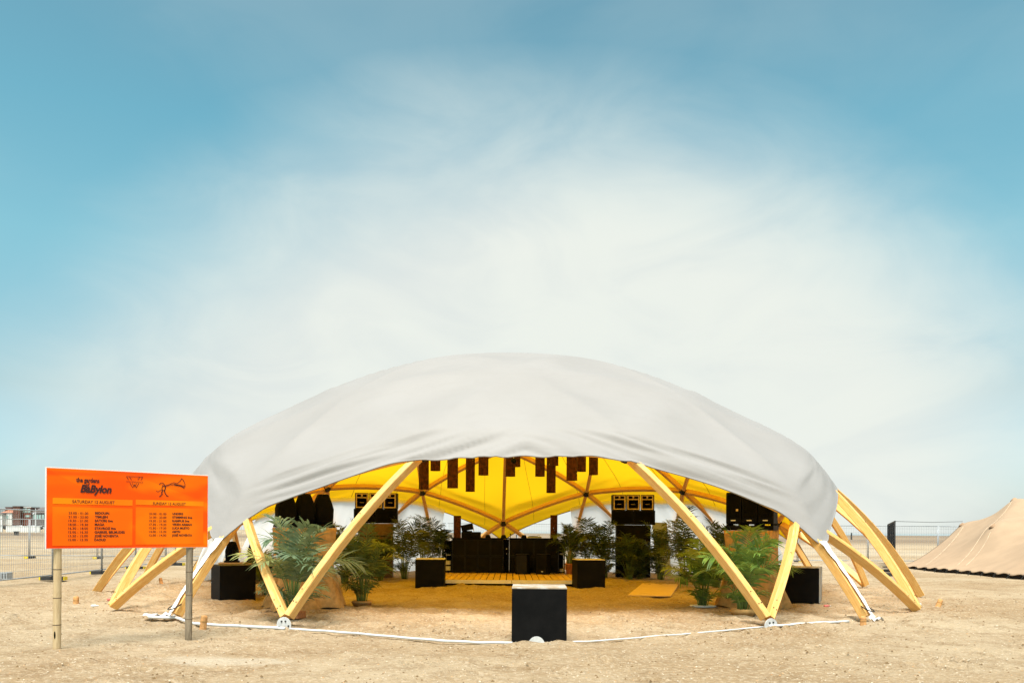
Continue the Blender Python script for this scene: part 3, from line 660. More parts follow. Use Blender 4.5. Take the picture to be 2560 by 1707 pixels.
    horn = [(1740, 262), (1790, 245), (1832, 258), (1868, 226), (1890, 190), (1916, 218), (1934, 262), (1934, 295), (1920, 318), (1880, 292), (1832, 286), (1790, 276), (1740, 272)]
    emblem('horn_player_emblem', [(horn, 8), ([(1790, 268), (1850, 282), (1915, 305)], 12), ([(1800, 274), (1870, 280), (1928, 290)], 8), ([(1655, 292), (1700, 278), (1745, 266)], 9), ([(1660, 302), (1705, 290), (1740, 270)], 6),
        ([(1590, 272), (1604, 256), (1630, 248), (1652, 262), (1662, 282), (1648, 292), (1634, 280)], 9), ([(1636, 290), (1626, 320), (1630, 348)], 10), ([(1676, 296), (1672, 325), (1660, 350)], 12), ([(1630, 348), (1660, 350)], 9),
        ([(1636, 350), (1622, 380), (1630, 396), (1606, 428), (1592, 430)], 12), ([(1658, 350), (1668, 384), (1690, 420), (1710, 426)], 12), ([(1628, 346), (1598, 350), (1578, 368), (1560, 366), (1556, 352)], 7)], ink)
    for i, (g0, rad, mat, topx, tilt) in enumerate(((gl, 0.048, 'bamboo_tan', 2.0, -0.02), (gr, 0.047, 'bamboo_grey', 2.0, 0.0))):
        g = G(); pts = []; rs = []; nodes = []
        z = -0.25; zn = [0.28, 0.62, 0.98, 1.36, 1.72] if i == 0 else [0.24, 0.58, 0.90, 1.26, 1.62]
        zz = sorted(set([-0.25, 0.0, 2.0]+zn+[x-0.015 for x in zn]+[x+0.015 for x in zn]+[x+0.17 for x in zn]))
        for z in zz:
            pts.append(g0+Vector((0.018*(z)/2+tilt*z*0.3, 0, z))); near = min(abs(z-x) for x in zn)
            rs.append(rad*(1.05 if near < 0.016 else 0.985)*(1-0.03*z))
        g.tube(pts, rs, 14); po = g.build('bamboo_post', mat, root, True)
        po['label'] = ('pale tan bamboo post with a dark split near its foot', 'weathered grey bamboo post')[i]
        for x in zn: G().tube([g0+Vector((0.018*x/2+tilt*x*0.3, 0, x-0.006)), g0+Vector((0.018*x/2+tilt*x*0.3, 0, x+0.006))], rad*1.06*(1-0.03*x), 14).build('node_ring', 'bamboo_node', po, True)
        if i == 0:
            c = g0+Vector((0.0, -0.049, 0.155)); g = G(); n = 10
            g.add([c+Vector((0.011*math.cos(2*math.pi*k/n), -0.002, 0.05*math.sin(2*math.pi*k/n))) for k in range(n)], [tuple(range(n))]); g.build('split', 'black_dull', po)
plain('bamboo_node', (0.13, 0.085, 0.045), 0.6)
build_sign()

# ------------------------------------------------------------------ black boxes
def black_box(p, rotz, wx, dy, h, label, top='worn_white_ply', side=None):
    root = thing('black_box', label, 'box', (p.x, p.y, -0.03), rotz, 'black painted seat boxes')
    h += 0.03; t = 0.018
    for nm, c, d, mt in (('front_panel', (0, -dy/2+t/2, h/2), (wx, t, h), 'black_paint'), ('back_panel', (0, dy/2-t/2, h/2), (wx, t, h), 'black_paint'),
                         ('side_panel', (-wx/2+t/2+0.002, 0, h/2), (t, dy-2*t-0.002, h), side if side == 'pl' else 'black_paint'), ('side_panel', (wx/2-t/2-0.002, 0, h/2), (t, dy-2*t-0.002, h), side or 'black_paint')):
        G().box((0, 0, 0), d, None, 0.002).build(nm, mt, root, loc=c)
    G().box((0, 0, 0), (wx+0.002, dy+0.002, t), None, 0.003).build('lid', top, root, loc=(0, 0, h+t/2+0.001))
    return root
q = gnd(1349.5, 1603); bb = black_box(Vector((q.x, q.y+0.375, 0)), R(-1.5), 0.75, 0.75, 0.715, 'black box standing alone in front of the dome entrance, top scuffed white')
q = gnd(584, 1500); black_box(Vector((q.x-0.13, q.y+0.36, 0)), R(33), 0.75, 0.75, 0.72, 'black box behind the bamboo sign post, left front of the dome', 'panel_edge')
q = gnd(2006, 1503); black_box(Vector((q.x+0.12, q.y+0.40, 0)), R(-25), 0.80, 0.80, 0.73, 'black box with a pale worn side, right of the draped speaker stand', side='worn_white_ply')
q = gnd(1073, 1467); black_box(Vector((q.x, q.y+0.38, 0)), R(2), 0.77, 0.75, 0.73, 'black box with pale lid at the left front corner of the stage', 'pale_lid')
q = gnd(1474, 1468); black_box(Vector((q.x, q.y+0.38, 0)), R(7), 0.76, 0.75, 0.73, 'black box with pale lid at the right front corner of the stage', 'pale_lid')
# half-round white foot plate left at the entrance
q = gnd(1341, 1606); g = G(); n = 12
pf = [(0.115*math.cos(math.pi*k/n), 0.125*math.sin(math.pi*k/n)-0.03) for k in range(n+1)]; m_ = len(pf)
g.add([(x, 0, z) for x, z in pf]+[(x, 0.012, z) for x, z in pf], [tuple(range(m_-1, -1, -1)), tuple(range(m_, 2*m_))]+[(i, (i+1) % m_, (i+1) % m_+m_, i+m_) for i in range(m_)])
tag(g.build('anchor_plate', 'white_plate', loc=(q.x, q.y-0.06, 0.0)), 'half-round white steel plate in the sand before the front black box', 'plate')

# ------------------------------------------------------------------ stage deck, counter and gear
def stage():
    x0, x1, y0, y1, H = -2.35, 2.30, 23.0, 28.0, 0.15
    root = thing('stage_deck', 'low wooden stage deck of yellow planks with a white front edge', 'stage', ((x0+x1)/2, (y0+y1)/2, 0), world=True)
    G().box(((x0+x1)/2, (y0+y1)/2+0.02, 0.055), (x1-x0-0.04, y1-y0-0.06, 0.11)).build('base', 'black_dull', root)
    for a, b in ((x0, 0.02), (0.03, x1)):
        G().box(((a+b)/2, y0-0.012, 0.095), (b-a, 0.024, 0.10), None, 0.003).build('front_edge', 'white_edge', root)
    nx, ny = 25, 4; wx = (x1-x0)/nx; wy = 1.25; base = G().box((0, 0, 0), (wx-0.022, wy-0.030, 0.03), None, 0.003).me('plank', 'deck_wood')
    rs = random.Random(2)
    for j in range(ny):
        for i in range(nx):
            o = link('plank', base, root, loc=(x0+wx*(i+0.5), y0+wy*(j+0.5), H-0.012+rs.uniform(-0.002, 0.003))); o.rotation_euler[2] = rs.uniform(-0.004, 0.004)
    return H
SH = stage()
def counter():
    yb = 26.6; xl = at(1130, 1390, yb).x; xr = at(1396, 1390, yb).x; h = 1.10
    root = thing('dj_counter', 'long black panelled counter on the wooden stage', 'counter', ((xl+xr)/2, yb+0.35, SH), world=True)
    xm0, xm1 = at(1258, 1390, yb).x, at(1273, 1390, yb).x
    for a, b in ((xl, xm0), (xm1, xr)):
        G().box(((a+b)/2, yb+0.35, SH+h/2+0.008), (b-a, 0.66, h-0.02), None, 0.004).build('cabinet', 'black_paint', root)
        n = 4; cw = (b-a)/n
        for i in range(n):
            for j in range(2):
                hh = (h-0.06)/2; cx = a+cw*(i+0.5); cz = SH+0.02+hh*(j+0.5)+0.01*j; g = G(); t = 0.022; fw = cw-0.012; fh = hh-0.012
                for c, d in (((cx, yb+0.008, cz+fh/2-t/2), (fw, 0.02, t)), ((cx, yb+0.008, cz-fh/2+t/2), (fw, 0.02, t)), ((cx-fw/2+t/2, yb+0.008, cz), (t, 0.02, fh-2*t)), ((cx+fw/2-t/2, yb+0.008, cz), (t, 0.02, fh-2*t))): g.box(c, d)
                g.build('panel_frame', 'panel_edge', root)
    G().box(((xm0+xm1)/2, yb+0.40, SH+h/2+0.002), (xm1-xm0-0.01, 0.50, h-0.03)).build('middle_post', 'black_dull', root)
    G().box(((xl+xr)/2, yb+0.34, SH+h+0.014), (xr-xl+0.04, 0.72, 0.025), None, 0.004).build('top', 'black_plastic', root)
    for z, s in ((SH+0.78, 0.03), (SH+0.62, 0.02)): G().box(((xm0+xm1)/2+0.01, yb+0.147, z), (s, 0.006, s*1.3)).build('white_knob', 'white_plastic', root)
    return yb, SH+h+0.0275
CY, CT = counter()
def on_counter(px, dy=0.35): p = at(px, 1345, CY+dy); return Vector((p.x, CY+dy, CT))
def small(name, label, cat, loc, parts, rotz=0.0, group=None):
    t = thing(name, label, cat, loc, rotz, group)
    for nm, gg, mat, sm in parts: gg.build(nm, mat, t, sm)
    return t
p = on_counter(1178, 0.42)
small('equipment_case', 'black flight case on the left of the dj counter', 'case', p, [('body', G().box((0, 0, 0.095), (0.62, 0.40, 0.19), None, 0.015), 'black_plastic', False), ('lid_strip', G().box((0, -0.201, 0.15), (0.60, 0.006, 0.012)), 'panel_edge', False)])
rr = Matrix.Rotation(R(-12), 3, 'Y')
small('stage_monitor', 'tilted black monitor speaker with a tan end, on the flight case', 'speaker', p+Vector((-0.13, 0.02, 0.19)), [('cabinet', G().box((0.0, 0, 0.145), (0.38, 0.30, 0.20), rr, 0.008), 'black_plastic', False), ('end_panel', G().box((0.197, -0.0, 0.105), (0.012, 0.25, 0.17), rr), 'cream_wood', False), ('foot', G().box((0, 0, 0.018), (0.30, 0.24, 0.036)), 'black_dull', False)])
for px, lab in ((1220, 'black round-topped lamp on the counter, beside the flight case'), (1259, 'black round-topped lamp on the middle of the counter'), (1310, 'black round-topped lamp on the counter, beside the turntable')):
    small('counter_lamp', lab, 'lamp', on_counter(px, 0.12), [('hood', G().lathe([(0.085, 0.0), (0.088, 0.03), (0.07, 0.075), (0.055, 0.10), (0.01, 0.105)], 14), 'black_plastic', True), ('base', G().lathe([(0.095, 0.0), (0.095, 0.012)], 14), 'black_dull', False)], group='round-topped lamps on the counter')
small('turntable', 'silver turntable on the right half of the dj counter', 'turntable', on_counter(1336, 0.35), [('plinth', G().box((0, 0, 0.03), (0.45, 0.36, 0.05), None, 0.008), 'galvanised', False), ('platter', G().lathe([(0.15, 0.056), (0.15, 0.072), (0.01, 0.074)], 20, (-0.04, 0, 0)), 'black_plastic', True), ('tone_arm', G().tube([(0.16, 0.1, 0.056), (0.16, 0.1, 0.10), (0.10, -0.08, 0.085)], 0.008, 6), 'galvanised', False)])
for px, h, lab in ((1276, 0.10, 'thin black microphone stub on the counter'), (1291, 0.06, 'short black knob stub on the counter')):
    small('counter_stub', lab, 'stand', on_counter(px, 0.15), [('stem', G().tube([(0, 0, 0), (0, 0, h)], 0.010, 6), 'black_plastic', False), ('head', G().lathe([(0.008, h-0.005), (0.024, h+0.012), (0.022, h+0.035), (0.004, h+0.045)], 10), 'black_plastic', True)])
def perforated(name, label, loc, rad, h, group, cable=None):
    t = thing(name, label, 'lamp', loc, 0.0, group); seg = 24; g = G(); g2 = G()
    vs = [(rad*math.cos(2*math.pi*k/seg), rad*math.sin(2*math.pi*k/seg), z) for z in np.linspace(0, h, 6) for k in range(seg)]
    g.add(vs, [(i*seg+k, i*seg+(k+1) % seg, (i+1)*seg+(k+1) % seg, (i+1)*seg+k) for i in range(5) for k in range(seg)]); g.build('shade', 'perforated_rust', t, True)
    for z in (0.0, h):
        pts = [(rad*math.cos(2*math.pi*k/seg), rad*math.sin(2*math.pi*k/seg), z) for k in range(seg+1)]; G().tube(pts, 0.007, 5, False).build('rim', 'rust_rim', t, True)
    if cable: G().tube([(0, 0, h-0.02), (0, 0, cable)], 0.006, 5).build('cable', 'black_dull', t); G().box((0, 0, h-0.015), (rad*1.96, 0.02, 0.012)).build('crossbar', 'rust_rim', t)
    return t
plain('rust_rim', (0.07, 0.022, 0.01), 0.8)
p = on_counter(1143, 0.16); perforated('perforated_column', 'rusty perforated column lamp on the left end of the counter', p, 0.12, 0.70, 'column lamps on the counter')
p = on_counter(1384.5, 0.16); perforated('perforated_column', 'rusty perforated column lamp on the right end of the counter', p, 0.115, 0.74, 'column lamps on the counter')
# racks beside the counter
for px0, px1, items, lab in ((1111, 1129, ((0.25, 0.13), (0.06, 0.14), (0.55, 0.03)), 'black open rack left of the dj counter'), (1397, 1413, ((0.04, 0.10), (0.60, 0.04), (0.80, 0.05)), 'black open rack right of the dj counter')):
    a, b = at(px0, 1390, CY+0.2), at(px1, 1390, CY+0.2); cx = (a.x+b.x)/2; wd = b.x-a.x-0.01; t = thing('gear_rack', lab, 'rack', (cx, CY+0.45, SH+0.003))
    for sx in (-1, 1): G().box((sx*(wd/2-0.01), 0, 0.52), (0.02, 0.40, 1.04)).build('side_panel', 'black_plastic', t)
    G().box((0, 0.19, 0.52), (wd-0.05, 0.015, 1.0)).build('back_panel', 'black_dull', t)
    for z in (0.02, 0.45, 0.74, 1.0): G().box((0, 0, z), (wd-0.042, 0.36, 0.02)).build('shelf', 'black_plastic', t)
    for k, (z, hh) in enumerate(items):
        b_ = G().box((0, 0, 0), (wd-0.07, 0.16, hh), None, 0.006).build('packet', 'white_plastic')
        b_.location = (cx, CY+0.34, SH+0.003+z+hh/2+(0.0 if z != 0.25 else 0)); tag(b_, ('white packet on the %s shelf of the rack %s of the counter' % (('middle', 'lowest', 'upper')[k] if px0 == 1111 else ('lowest', 'middle', 'upper')[k], 'left' if px0 == 1111 else 'right')), 'packet', 'white packets in the racks')
for px, fc, lab in ((1306, 'panel_edge', 'squat black speaker with a grey face on the stage, left of the pair'), (1359, 'black_paint', 'squat black speaker with a white badge on the stage, right of the pair')):
    q = at(px, 1390, 26.0); t = thing('stage_speaker', lab, 'speaker', (q.x, 26.15, SH+0.004), R(6 if px == 1306 else -4), 'two squat speakers on the stage')
    pr = [(-0.23, -0.20), (0.12, -0.24), (0.23, -0.12), (0.20, 0.22), (-0.20, 0.22)]; n = len(pr); H_ = 0.62
    G().add([(x, y, 0) for x, y in pr]+[(x, y, H_) for x, y in pr], [tuple(range(n-1, -1, -1)), tuple(range(n, 2*n))]+[(i, (i+1) % n, (i+1) % n+n, i+n) for i in range(n)]).build('cabinet', 'black_plastic', t)
    a_ = math.atan2(-0.04, 0.35); G().box((-0.055, -0.226, H_/2), (0.32, 0.008, H_-0.05), Matrix.Rotation(a_, 3, 'Z')).build('grille', fc, t)
    G().box((0, 0.0, H_+0.006), (0.40, 0.38, 0.012)).build('top_trim', 'panel_edge', t)
    if px == 1359: G().box((-0.03, -0.236, 0.09), (0.06, 0.006, 0.03)).build('badge', 'white_plastic', t)

# ------------------------------------------------------------------ loudspeaker stacks
def horn_top(loc, rotz, label, w=0.42, h=0.50, d=0.40):
    t = thing('horn_speaker', label, 'speaker', loc, rotz, 'horn speakers on the rear stacks'); f = 0.035
    g = G()
    for c, s in (((-w/2+0.009, 0, h/2), (0.018, d, h)), ((w/2-0.009, 0, h/2), (0.018, d, h)), ((0, 0, 0.009), (w-0.036, d, 0.018)), ((0, 0, h-0.009), (w-0.036, d, 0.018)), ((0, d/2-0.012, h/2), (w-0.036, 0.02, h-0.036))): g.box(c, s)
    g.build('cabinet', 'black_plastic', t)
    zs = h*0.70; y = -d/2+0.006
    fr = G(); w2 = w-0.036
    for c, s in (((-w2/2+f/2, y, h/2), (f, 0.02, h-0.04)), ((w2/2-f/2, y, h/2), (f, 0.02, h-0.04)), ((0, y, 0.02+f/2), (w2-2*f, 0.02, f)), ((0, y, h-0.02-f*0.35), (w2-2*f, 0.02, f*0.7)), ((0, y, zs), (w2-2*f, 0.02, 0.03)), ((0, y, (zs+h)/2), (0.05, 0.02, h-zs-0.07))): fr.box(c, s)
    fr.build('front_frame', 'cream_wood', t)
    ho = G(); a, b, z0, z1 = w2/2-f, 0.05, 0.02+f, zs-0.015; zc = (z0+z1)/2
    ho.add([(-a, y, z0), (a, y, z0), (a, y, z1), (-a, y, z1), (-b, 0.12, zc-0.03), (b, 0.12, zc-0.03), (b, 0.12, zc+0.03), (-b, 0.12, zc+0.03)], [(0, 1, 5, 4), (1, 2, 6, 5), (2, 3, 7, 6), (3, 0, 4, 7), (4, 5, 6, 7)])
    ho.build('horn', 'horn_dark', t); G().box((0, -0.10, zc), (0.14, 0.05, 0.025), None, 0.006).build('phase_plug', 'horn_tan', t)
    for sx in (-1, 1): G().box((sx*w*0.22, y+0.03, (zs+h)/2), (w*0.24, 0.03, h-zs-0.06)).build('tweeter', 'black_dull', t)
plain('horn_dark', (0.014, 0.010, 0.006), 0.6, 0.1)
def stack(cx, cy, side, rz):
    zt = 2.20; names = ('left', 'middle', 'right')
    for i in range(3):
        horn_top((cx+(i-1)*0.47*math.cos(rz), cy+(i-1)*0.47*math.sin(rz), zt), rz+(R(-7), 0, R(7))[i]*(-1), '%s of three tan-framed horn speakers on the %s rear stack' % (names[i], side))
    for i in range(2):
        t = thing('bass_bin', '%s black bass bin under the horn speakers of the %s rear stack' % (('left', 'right')[i], side), 'speaker', (cx+(i-0.5)*0.70*math.cos(rz), cy+(i-0.5)*0.70*math.sin(rz), 1.73), rz, 'bass bins on the rear stacks')
        G().box((0, 0, 0.23), (0.69, 0.55, 0.46), None, 0.008).build('cabinet', 'black_plastic', t); G().box((0, -0.279, 0.23), (0.58, 0.008, 0.36)).build('grille', 'black_dull', t)
    t = thing('speaker_plinth', ('tall dark wooden plinth under the left rear speaker stack' if side == 'left' else 'tall dark wooden plinth under the right rear speaker stack'), 'plinth', (cx, cy, -0.03), rz)
    G().box((0, 0, 0.88), (1.10, 0.62, 1.74), None, 0.006).build('carcass', 'shaded_ply' if side == 'left' else 'black_paint', t)
    for z in (0.45, 0.9, 1.35): G().box((0, -0.316, z), (1.04, 0.012, 0.03)).build('rail', 'panel_edge', t)
stack(-4.38, 27.0, 'left', R(5)); stack(3.98, 27.1, 'right', R(-5))
def draped_stand(cx, cy, w, d, h, rz, label, seed):
    t = thing('draped_stand', label, 'stand', (cx, cy, 0), rz); rs = random.Random(seed)
    G().box((0, 0, h/2-0.02), (w-0.08, d-0.08, h-0.02)).build('frame', 'plywood', t)
    per = []; n = 96
    for k in range(n):
        q = 4*k/n; s = int(q); f = q-s
        x, y = ((-1+2*f, -1), (1, -1+2*f), (1-2*f, 1), (-1, 1-2*f))[s]; per.append((x*w/2, y*d/2))
    vs = []; rows = 14
    for j in range(rows+1):
        tz = j/rows; z = (h+0.012)*(1-tz)
        for k, (x, y) in enumerate(per):
            q = k/n*2*math.pi; fl = (0.050*math.sin(q*8+seed+0.6*math.sin(tz*3))+0.030*math.sin(q*15+2*seed+tz*2)+0.09*mnoise.noise((q*2.2, tz*1.5, seed)))*tz**0.8+0.20*tz**2.6-0.05*math.sin(math.pi*tz)
            l = math.hypot(x, y); vs.append((x*(1+fl/l), y*(1+fl/l), z if j < rows else -0.02+0.03*math.sin(q*7)))
    fs = [(j*n+k, (j+1)*n+k, (j+1)*n+(k+1) % n, j*n+(k+1) % n) for j in range(rows) for k in range(n)]
    vs.append((0, 0, h+0.012)); fs += [(len(vs)-1, k, (k+1) % n) for k in range(n)]
    link('cloth', mesh('cloth', vs, fs, 'hessian', True), t); return t
draped_stand(-4.05, 16.3, 1.05, 0.75, 1.53, R(32), 'tan hessian draped stand behind the front left palm', 3)
draped_stand(5.0, 17.25, 0.95, 0.75, 1.53, R(-32), 'tan hessian draped stand behind the right-hand palms', 5)
def hooded(loc, rz, label, w, h, group):
    t = thing('covered_light', label, 'stage light', loc, rz, group)
    G().lathe([(w*0.62, 0.0), (w*0.62, 0.04), (w*0.56, 0.06)], 20, (0, 0, 0), 0.6).build('base', 'black_plastic', t)
    G().lathe([(w*0.50, 0.062), (w*0.52, h*0.30), (w*0.54, h*0.55), (w*0.44, h*0.75), (w*0.33, h*0.93), (w*0.27, h), (w*0.02, h+0.005)], 24, (0, 0, 0), 0.55).build('cover', 'black_cloth', t, True)
    for sx in (-1, 1): G().box((sx*w*0.47, -w*0.1, 0.16), (0.02, 0.05, 0.10)).build('handle', 'metal_dark', t)
for i, (dx, lab) in enumerate(((-0.37, 'left of three hooded black lights on the left draped stand'), (0.0, 'middle of three hooded black lights on the left draped stand'), (0.37, 'right of three hooded black lights on the left draped stand'))):
    c, s = math.cos(R(32)), math.sin(R(32)); hooded((-4.05+dx*c*1.0, 16.3+dx*s, 1.545), R(32), lab, 0.36, 0.66, 'hooded lights on the left stand')
c, s = math.cos(R(-32)), math.sin(R(-32))
for dx, lab in ((-0.33, 'left of three black array speakers on the right draped stand'), (0.0, 'middle of three black array speakers on the right draped stand'), (0.33, 'right of three black array speakers on the right draped stand')):
    t = thing('array_speaker', lab, 'speaker', (5.0+dx*c, 17.25+dx*s, 1.545), R(-32), 'array speakers on the right stand')
    G().box((0, 0, 0.05), (0.34, 0.42, 0.10), None, 0.01).build('base', 'black_plastic', t)
    for sx in (-1, 1): G().box((sx*0.12, 0, 0.115), (0.05, 0.30, 0.03)).build('foot', 'black_dull', t)
    G().box((0, 0, 0.46), (0.325, 0.36, 0.66), None, 0.03).build('cabinet', 'black_plastic', t); G().box((0, -0.184, 0.50), (0.25, 0.01, 0.48), None, 0.003).build('grille', 'black_cloth', t)
    G().box((0, -0.188, 0.205), (0.10, 0.012, 0.022)).build('handle', 'white_plastic', t)
    if dx < 0: G().box((0.08, -0.192, 0.42), (0.045, 0.006, 0.045)).build('badge', 'cream_wood', t)
# wooden crate with two hooded lights far left
q = gnd(603, 1449); t = thing('wooden_crate', 'long low plywood crate behind the left black box', 'crate', (q.x, q.y+0.3, -0.03), R(12))
G().box((0, 0, 0.26), (1.42, 0.60, 0.52), None, 0.006).build('carcass', 'plywood', t); G().box((0, 0, 0.532), (1.46, 0.64, 0.022), None, 0.004).build('lid', 'pale_board', t)
for px, lab in ((582, 'left of two hooded black lights on the low plywood crate'), (634, 'right of two hooded black lights on the low plywood crate')):
    p = at(px, 1402, q.y+0.3); hooded((p.x, q.y+0.3+(p.x-q.x)*math.tan(R(12)), 0.515), R(12), lab, 0.36, 0.62, 'hooded lights on the crate')

# ------------------------------------------------------------------ hanging perforated lamps
HL = [(1047, 1072, 1222, 21.6, 1.25), (1076, 1101, 1176, 22.6, 1.1), (1118, 1145, 1219, 20.6, 1.35), (1164, 1187, 1228, 23.4, 1.30), (1196, 1221, 1187, 22.0, 1.1), (1264, 1288, 1190, 22.6, 1.2), (1280, 1301, 1166, 24.0, 1.0), (1338, 1362, 1190, 22.0, 1.1), (1366, 1389, 1231, 23.2, 1.45), (1374, 1396, 1163, 21.6, 0.95), (1416, 1443, 1200, 20.8, 1.1), (1443, 1465, 1178, 22.8, 1.0), (1472, 1495, 1186, 21.8, 1.1)]
for i, (xa, xb, yb, Y, h) in enumerate(HL):
    p = at((xa+xb)/2, yb, Y); rad = (xb-xa)/2/F_PX*Y; v = Vector((p.x-DC.x, p.y-DC.y, 0)); zc = DC.z+math.sqrt((DR-0.10)**2-v.length_squared)
    lab = ['first hanging rusty perforated cylinder lamp from the left, long', 'second hanging perforated cylinder from the left, short', 'third hanging perforated cylinder from the left, wide and long', 'fourth hanging perforated cylinder from the left, the longest of the left group', 'fifth hanging perforated cylinder from the left, left of the middle beam', 'hanging perforated cylinder beside the vertical middle beam', 'short hanging perforated cylinder behind the small black spotlight', 'eighth hanging perforated cylinder from the left, right of the middle beam', 'longest hanging perforated cylinder of the right group', 'short hanging perforated cylinder overlapping the long one on the right', 'wide hanging perforated cylinder, third from the right', 'short hanging perforated cylinder, second from the right', 'rightmost hanging perforated cylinder lamp'][i]
    perforated('hanging_lamp', lab, p, rad, h, 'rusty cylinder lamps hung under the dome', max(h+0.2, zc-p.z))
p = at(1284, 1152, 21.2); zc = DC.z+math.sqrt((DR-0.10)**2-(p.x**2+(p.y-DC.y)**2)); t = thing('spotlight', 'small black round spotlight hanging among the cylinder lamps', 'lamp', p)
G().lathe([(0.01, -0.07), (0.055, -0.055), (0.075, 0.0), (0.055, 0.055), (0.01, 0.07)], 14).build('head', 'black_plastic', t, True); G().tube([(0, 0, 0.06), (0, 0, zc-p.z)], 0.006, 5).build('cable', 'white_plastic', t)

# ------------------------------------------------------------------ palms
def frond_mesh(rs, base, az, height, reach, droop, leaf_len, mat, start=0.42, pairs=24, lean=0.0, wd=0.020):
    g = G(); dh = Vector((math.cos(az), math.sin(az), 0)); n = 12; pts = []
    tw = rs.uniform(-0.25, 0.25); sdv = Vector((-math.sin(az), math.cos(az), 0))
    def P(t): return base+dh*(reach*(0.16*t+0.84*t**2.3))+sdv*(tw*reach*t*t)+Vector((0, 0, height*(1.28*t-0.28*t**2-droop*t**4)))
    pts = [P(i/n) for i in range(n+1)]
    g.tube(pts, [0.011*(1-0.78*i/n)+0.0015 for i in range(n+1)], 5)
    stem = g
    lf = G(); roll = rs.uniform(-0.5, 0.5)
    for k in range(pairs):
        f = k/(pairs-1); t = start+(1-start)*f; p = P(t); tg = (P(min(1, t+0.02))-P(t-0.02)).normalized()
        s0 = tg.cross(Vector((0, 0, 1)));  s0 = s0.normalized() if s0.length > 0.05 else sdv
        up = s0.cross(tg).normalized(); q = Matrix.Rotation(roll, 3, tg)
        s0 = q @ s0; up = q @ up
        ln = leaf_len*(0.35+0.65*math.sin(math.pi*(0.10+0.80*f))**0.8)*(1 if f < 0.85 else 1-(f-0.85)*2.4)
        fwd = 0.35+0.9*f
        for sgn in (-1, 1):
            l = ln*rs.uniform(0.86, 1.12); d = (s0*sgn+tg*fwd*rs.uniform(0.85, 1.15)+up*rs.uniform(0.10, 0.45)).normalized(); g_ = rs.uniform(0.25, 0.75)
            w0 = d.cross(up).normalized(); w_ = wd*rs.uniform(0.8, 1.2)*(1-0.35*f)
            c = []
            for u, ww in ((0.0, 0.35), (0.30, 1.0), (0.66, 0.85), (1.0, 0.0)):
                c.append((p+d*(l*u)-Vector((0, 0, g_*l*u*u*0.75)), ww*w_))
            vs = [c[0][0]+w0*c[0][1], c[0][0]-w0*c[0][1], c[1][0]+w0*c[1][1], c[1][0]-w0*c[1][1], c[2][0]+w0*c[2][1], c[2][0]-w0*c[2][1], c[3][0]]
            lf.add(vs, [(0, 1, 3, 2), (2, 3, 5, 4), (4, 5, 6)], [(0, 0)]*7)
    b = len(stem.v); ns = len(stem.f); vs = stem.v+lf.v; fs = stem.f+[tuple(i+b for i in f) for f in lf.f]
    me = mesh('frond', vs, fs, None, True); me.materials.append(M['stem_green']); me.materials.append(M[mat])
    me.polygons.foreach_set('material_index', [0]*ns+[1]*(len(fs)-ns)); return me
def palm(px, py, H, label, seed, n=13, mat='leaf_shaded', spread=0.75, ll=0.36, z=0.0, pot=None, loc=None, pairs=24, wide=0.020):
    rs = random.Random(seed); p = loc if loc is not None else gnd(px, py); p = Vector((p.x, p.y, z)); zb = z
    t = thing('palm', label, 'palm', (p.x, p.y, z), rs.uniform(0, 6.28), 'potted palms in the dome')
    b0 = 0.0
    if pot:
        kind, pr, ph = pot
        if kind == 'pot':
            G().lathe([(pr*0.72, 0), (pr*0.95, ph*0.85), (pr*1.04, ph*0.86), (pr*1.04, ph), (pr*0.92, ph), (pr*0.90, ph*0.93)], 20).build('pot', 'terracotta', t, True); b0 = ph*0.9
        elif kind == 'sack':
            G().lathe([(pr*0.8, -0.05), (pr*1.0, 0.02), (pr*1.12, ph*0.5), (pr*0.95, ph), (pr*0.80, ph*0.9)], 18).build('sack', 'hessian', t, True); b0 = ph*0.5
        elif kind == 'plate':
            G().lathe([(pr, -0.01), (pr*1.02, 0.015), (pr*0.85, 0.02)], 20).build('saucer', 'white_plastic', t, True)
        elif kind == 'trough':
            G().box((0, 0, ph/2-0.02), (pr*2, pr*1.6, ph), None, 0.01).build('planter', 'terracotta', t); b0 = ph*0.8
    for i in range(n):
        a = i*2.39996+rs.uniform(-0.3, 0.3); f = (i+0.5)/n
        inner = 1-f; hh = (H-b0)*(0.62+0.40*inner)*rs.uniform(0.9, 1.06); rc = spread*(0.35+0.80*f)*rs.uniform(0.8, 1.15)
        bs = Vector((math.cos(a)*0.07*math.sqrt(f), math.sin(a)*0.07*math.sqrt(f), b0-0.03))
        link('frond', frond_mesh(rs, bs, a, hh, rc, rs.uniform(0.02, 0.22)+0.22*f, ll*rs.uniform(0.85, 1.15), mat, 0.40+0.08*inner, pairs, wd=wide), t)
    for i in range(int(n*0.5)):             # short young shoots at the foot
        a = rs.uniform(0, 6.28); bs = Vector((math.cos(a)*0.09, math.sin(a)*0.09, b0-0.03))
        link('frond', frond_mesh(rs, bs, a, H*rs.uniform(0.22, 0.40), spread*rs.uniform(0.25, 0.5), 0.3, ll*0.55, mat, 0.35, max(10, pairs//2), wd=wide*0.8), t)
    return t
palm(733, 1541, 1.86, 'large feathery palm standing behind the left front leg pair', 11, 16, 'leaf_lit', 1.05, 0.50, pot=('trough', 0.17, 0.12), pairs=17, wide=0.025)
palm(905, 1509, 1.74, 'bushy upright palm right of the left front leg pair', 12, 17, 'leaf_mid', 0.74, 0.44, pot=('sack', 0.20, 0.07), pairs=16, wide=0.022)
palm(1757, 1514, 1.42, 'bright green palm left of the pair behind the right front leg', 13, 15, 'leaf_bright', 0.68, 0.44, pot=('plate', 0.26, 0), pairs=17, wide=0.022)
palm(1858, 1534, 1.72, 'bright green palm crossing the right front leg pair', 14, 17, 'leaf_bright', 0.82, 0.48, pot=('sack', 0.22, 0.10), pairs=18, wide=0.023)
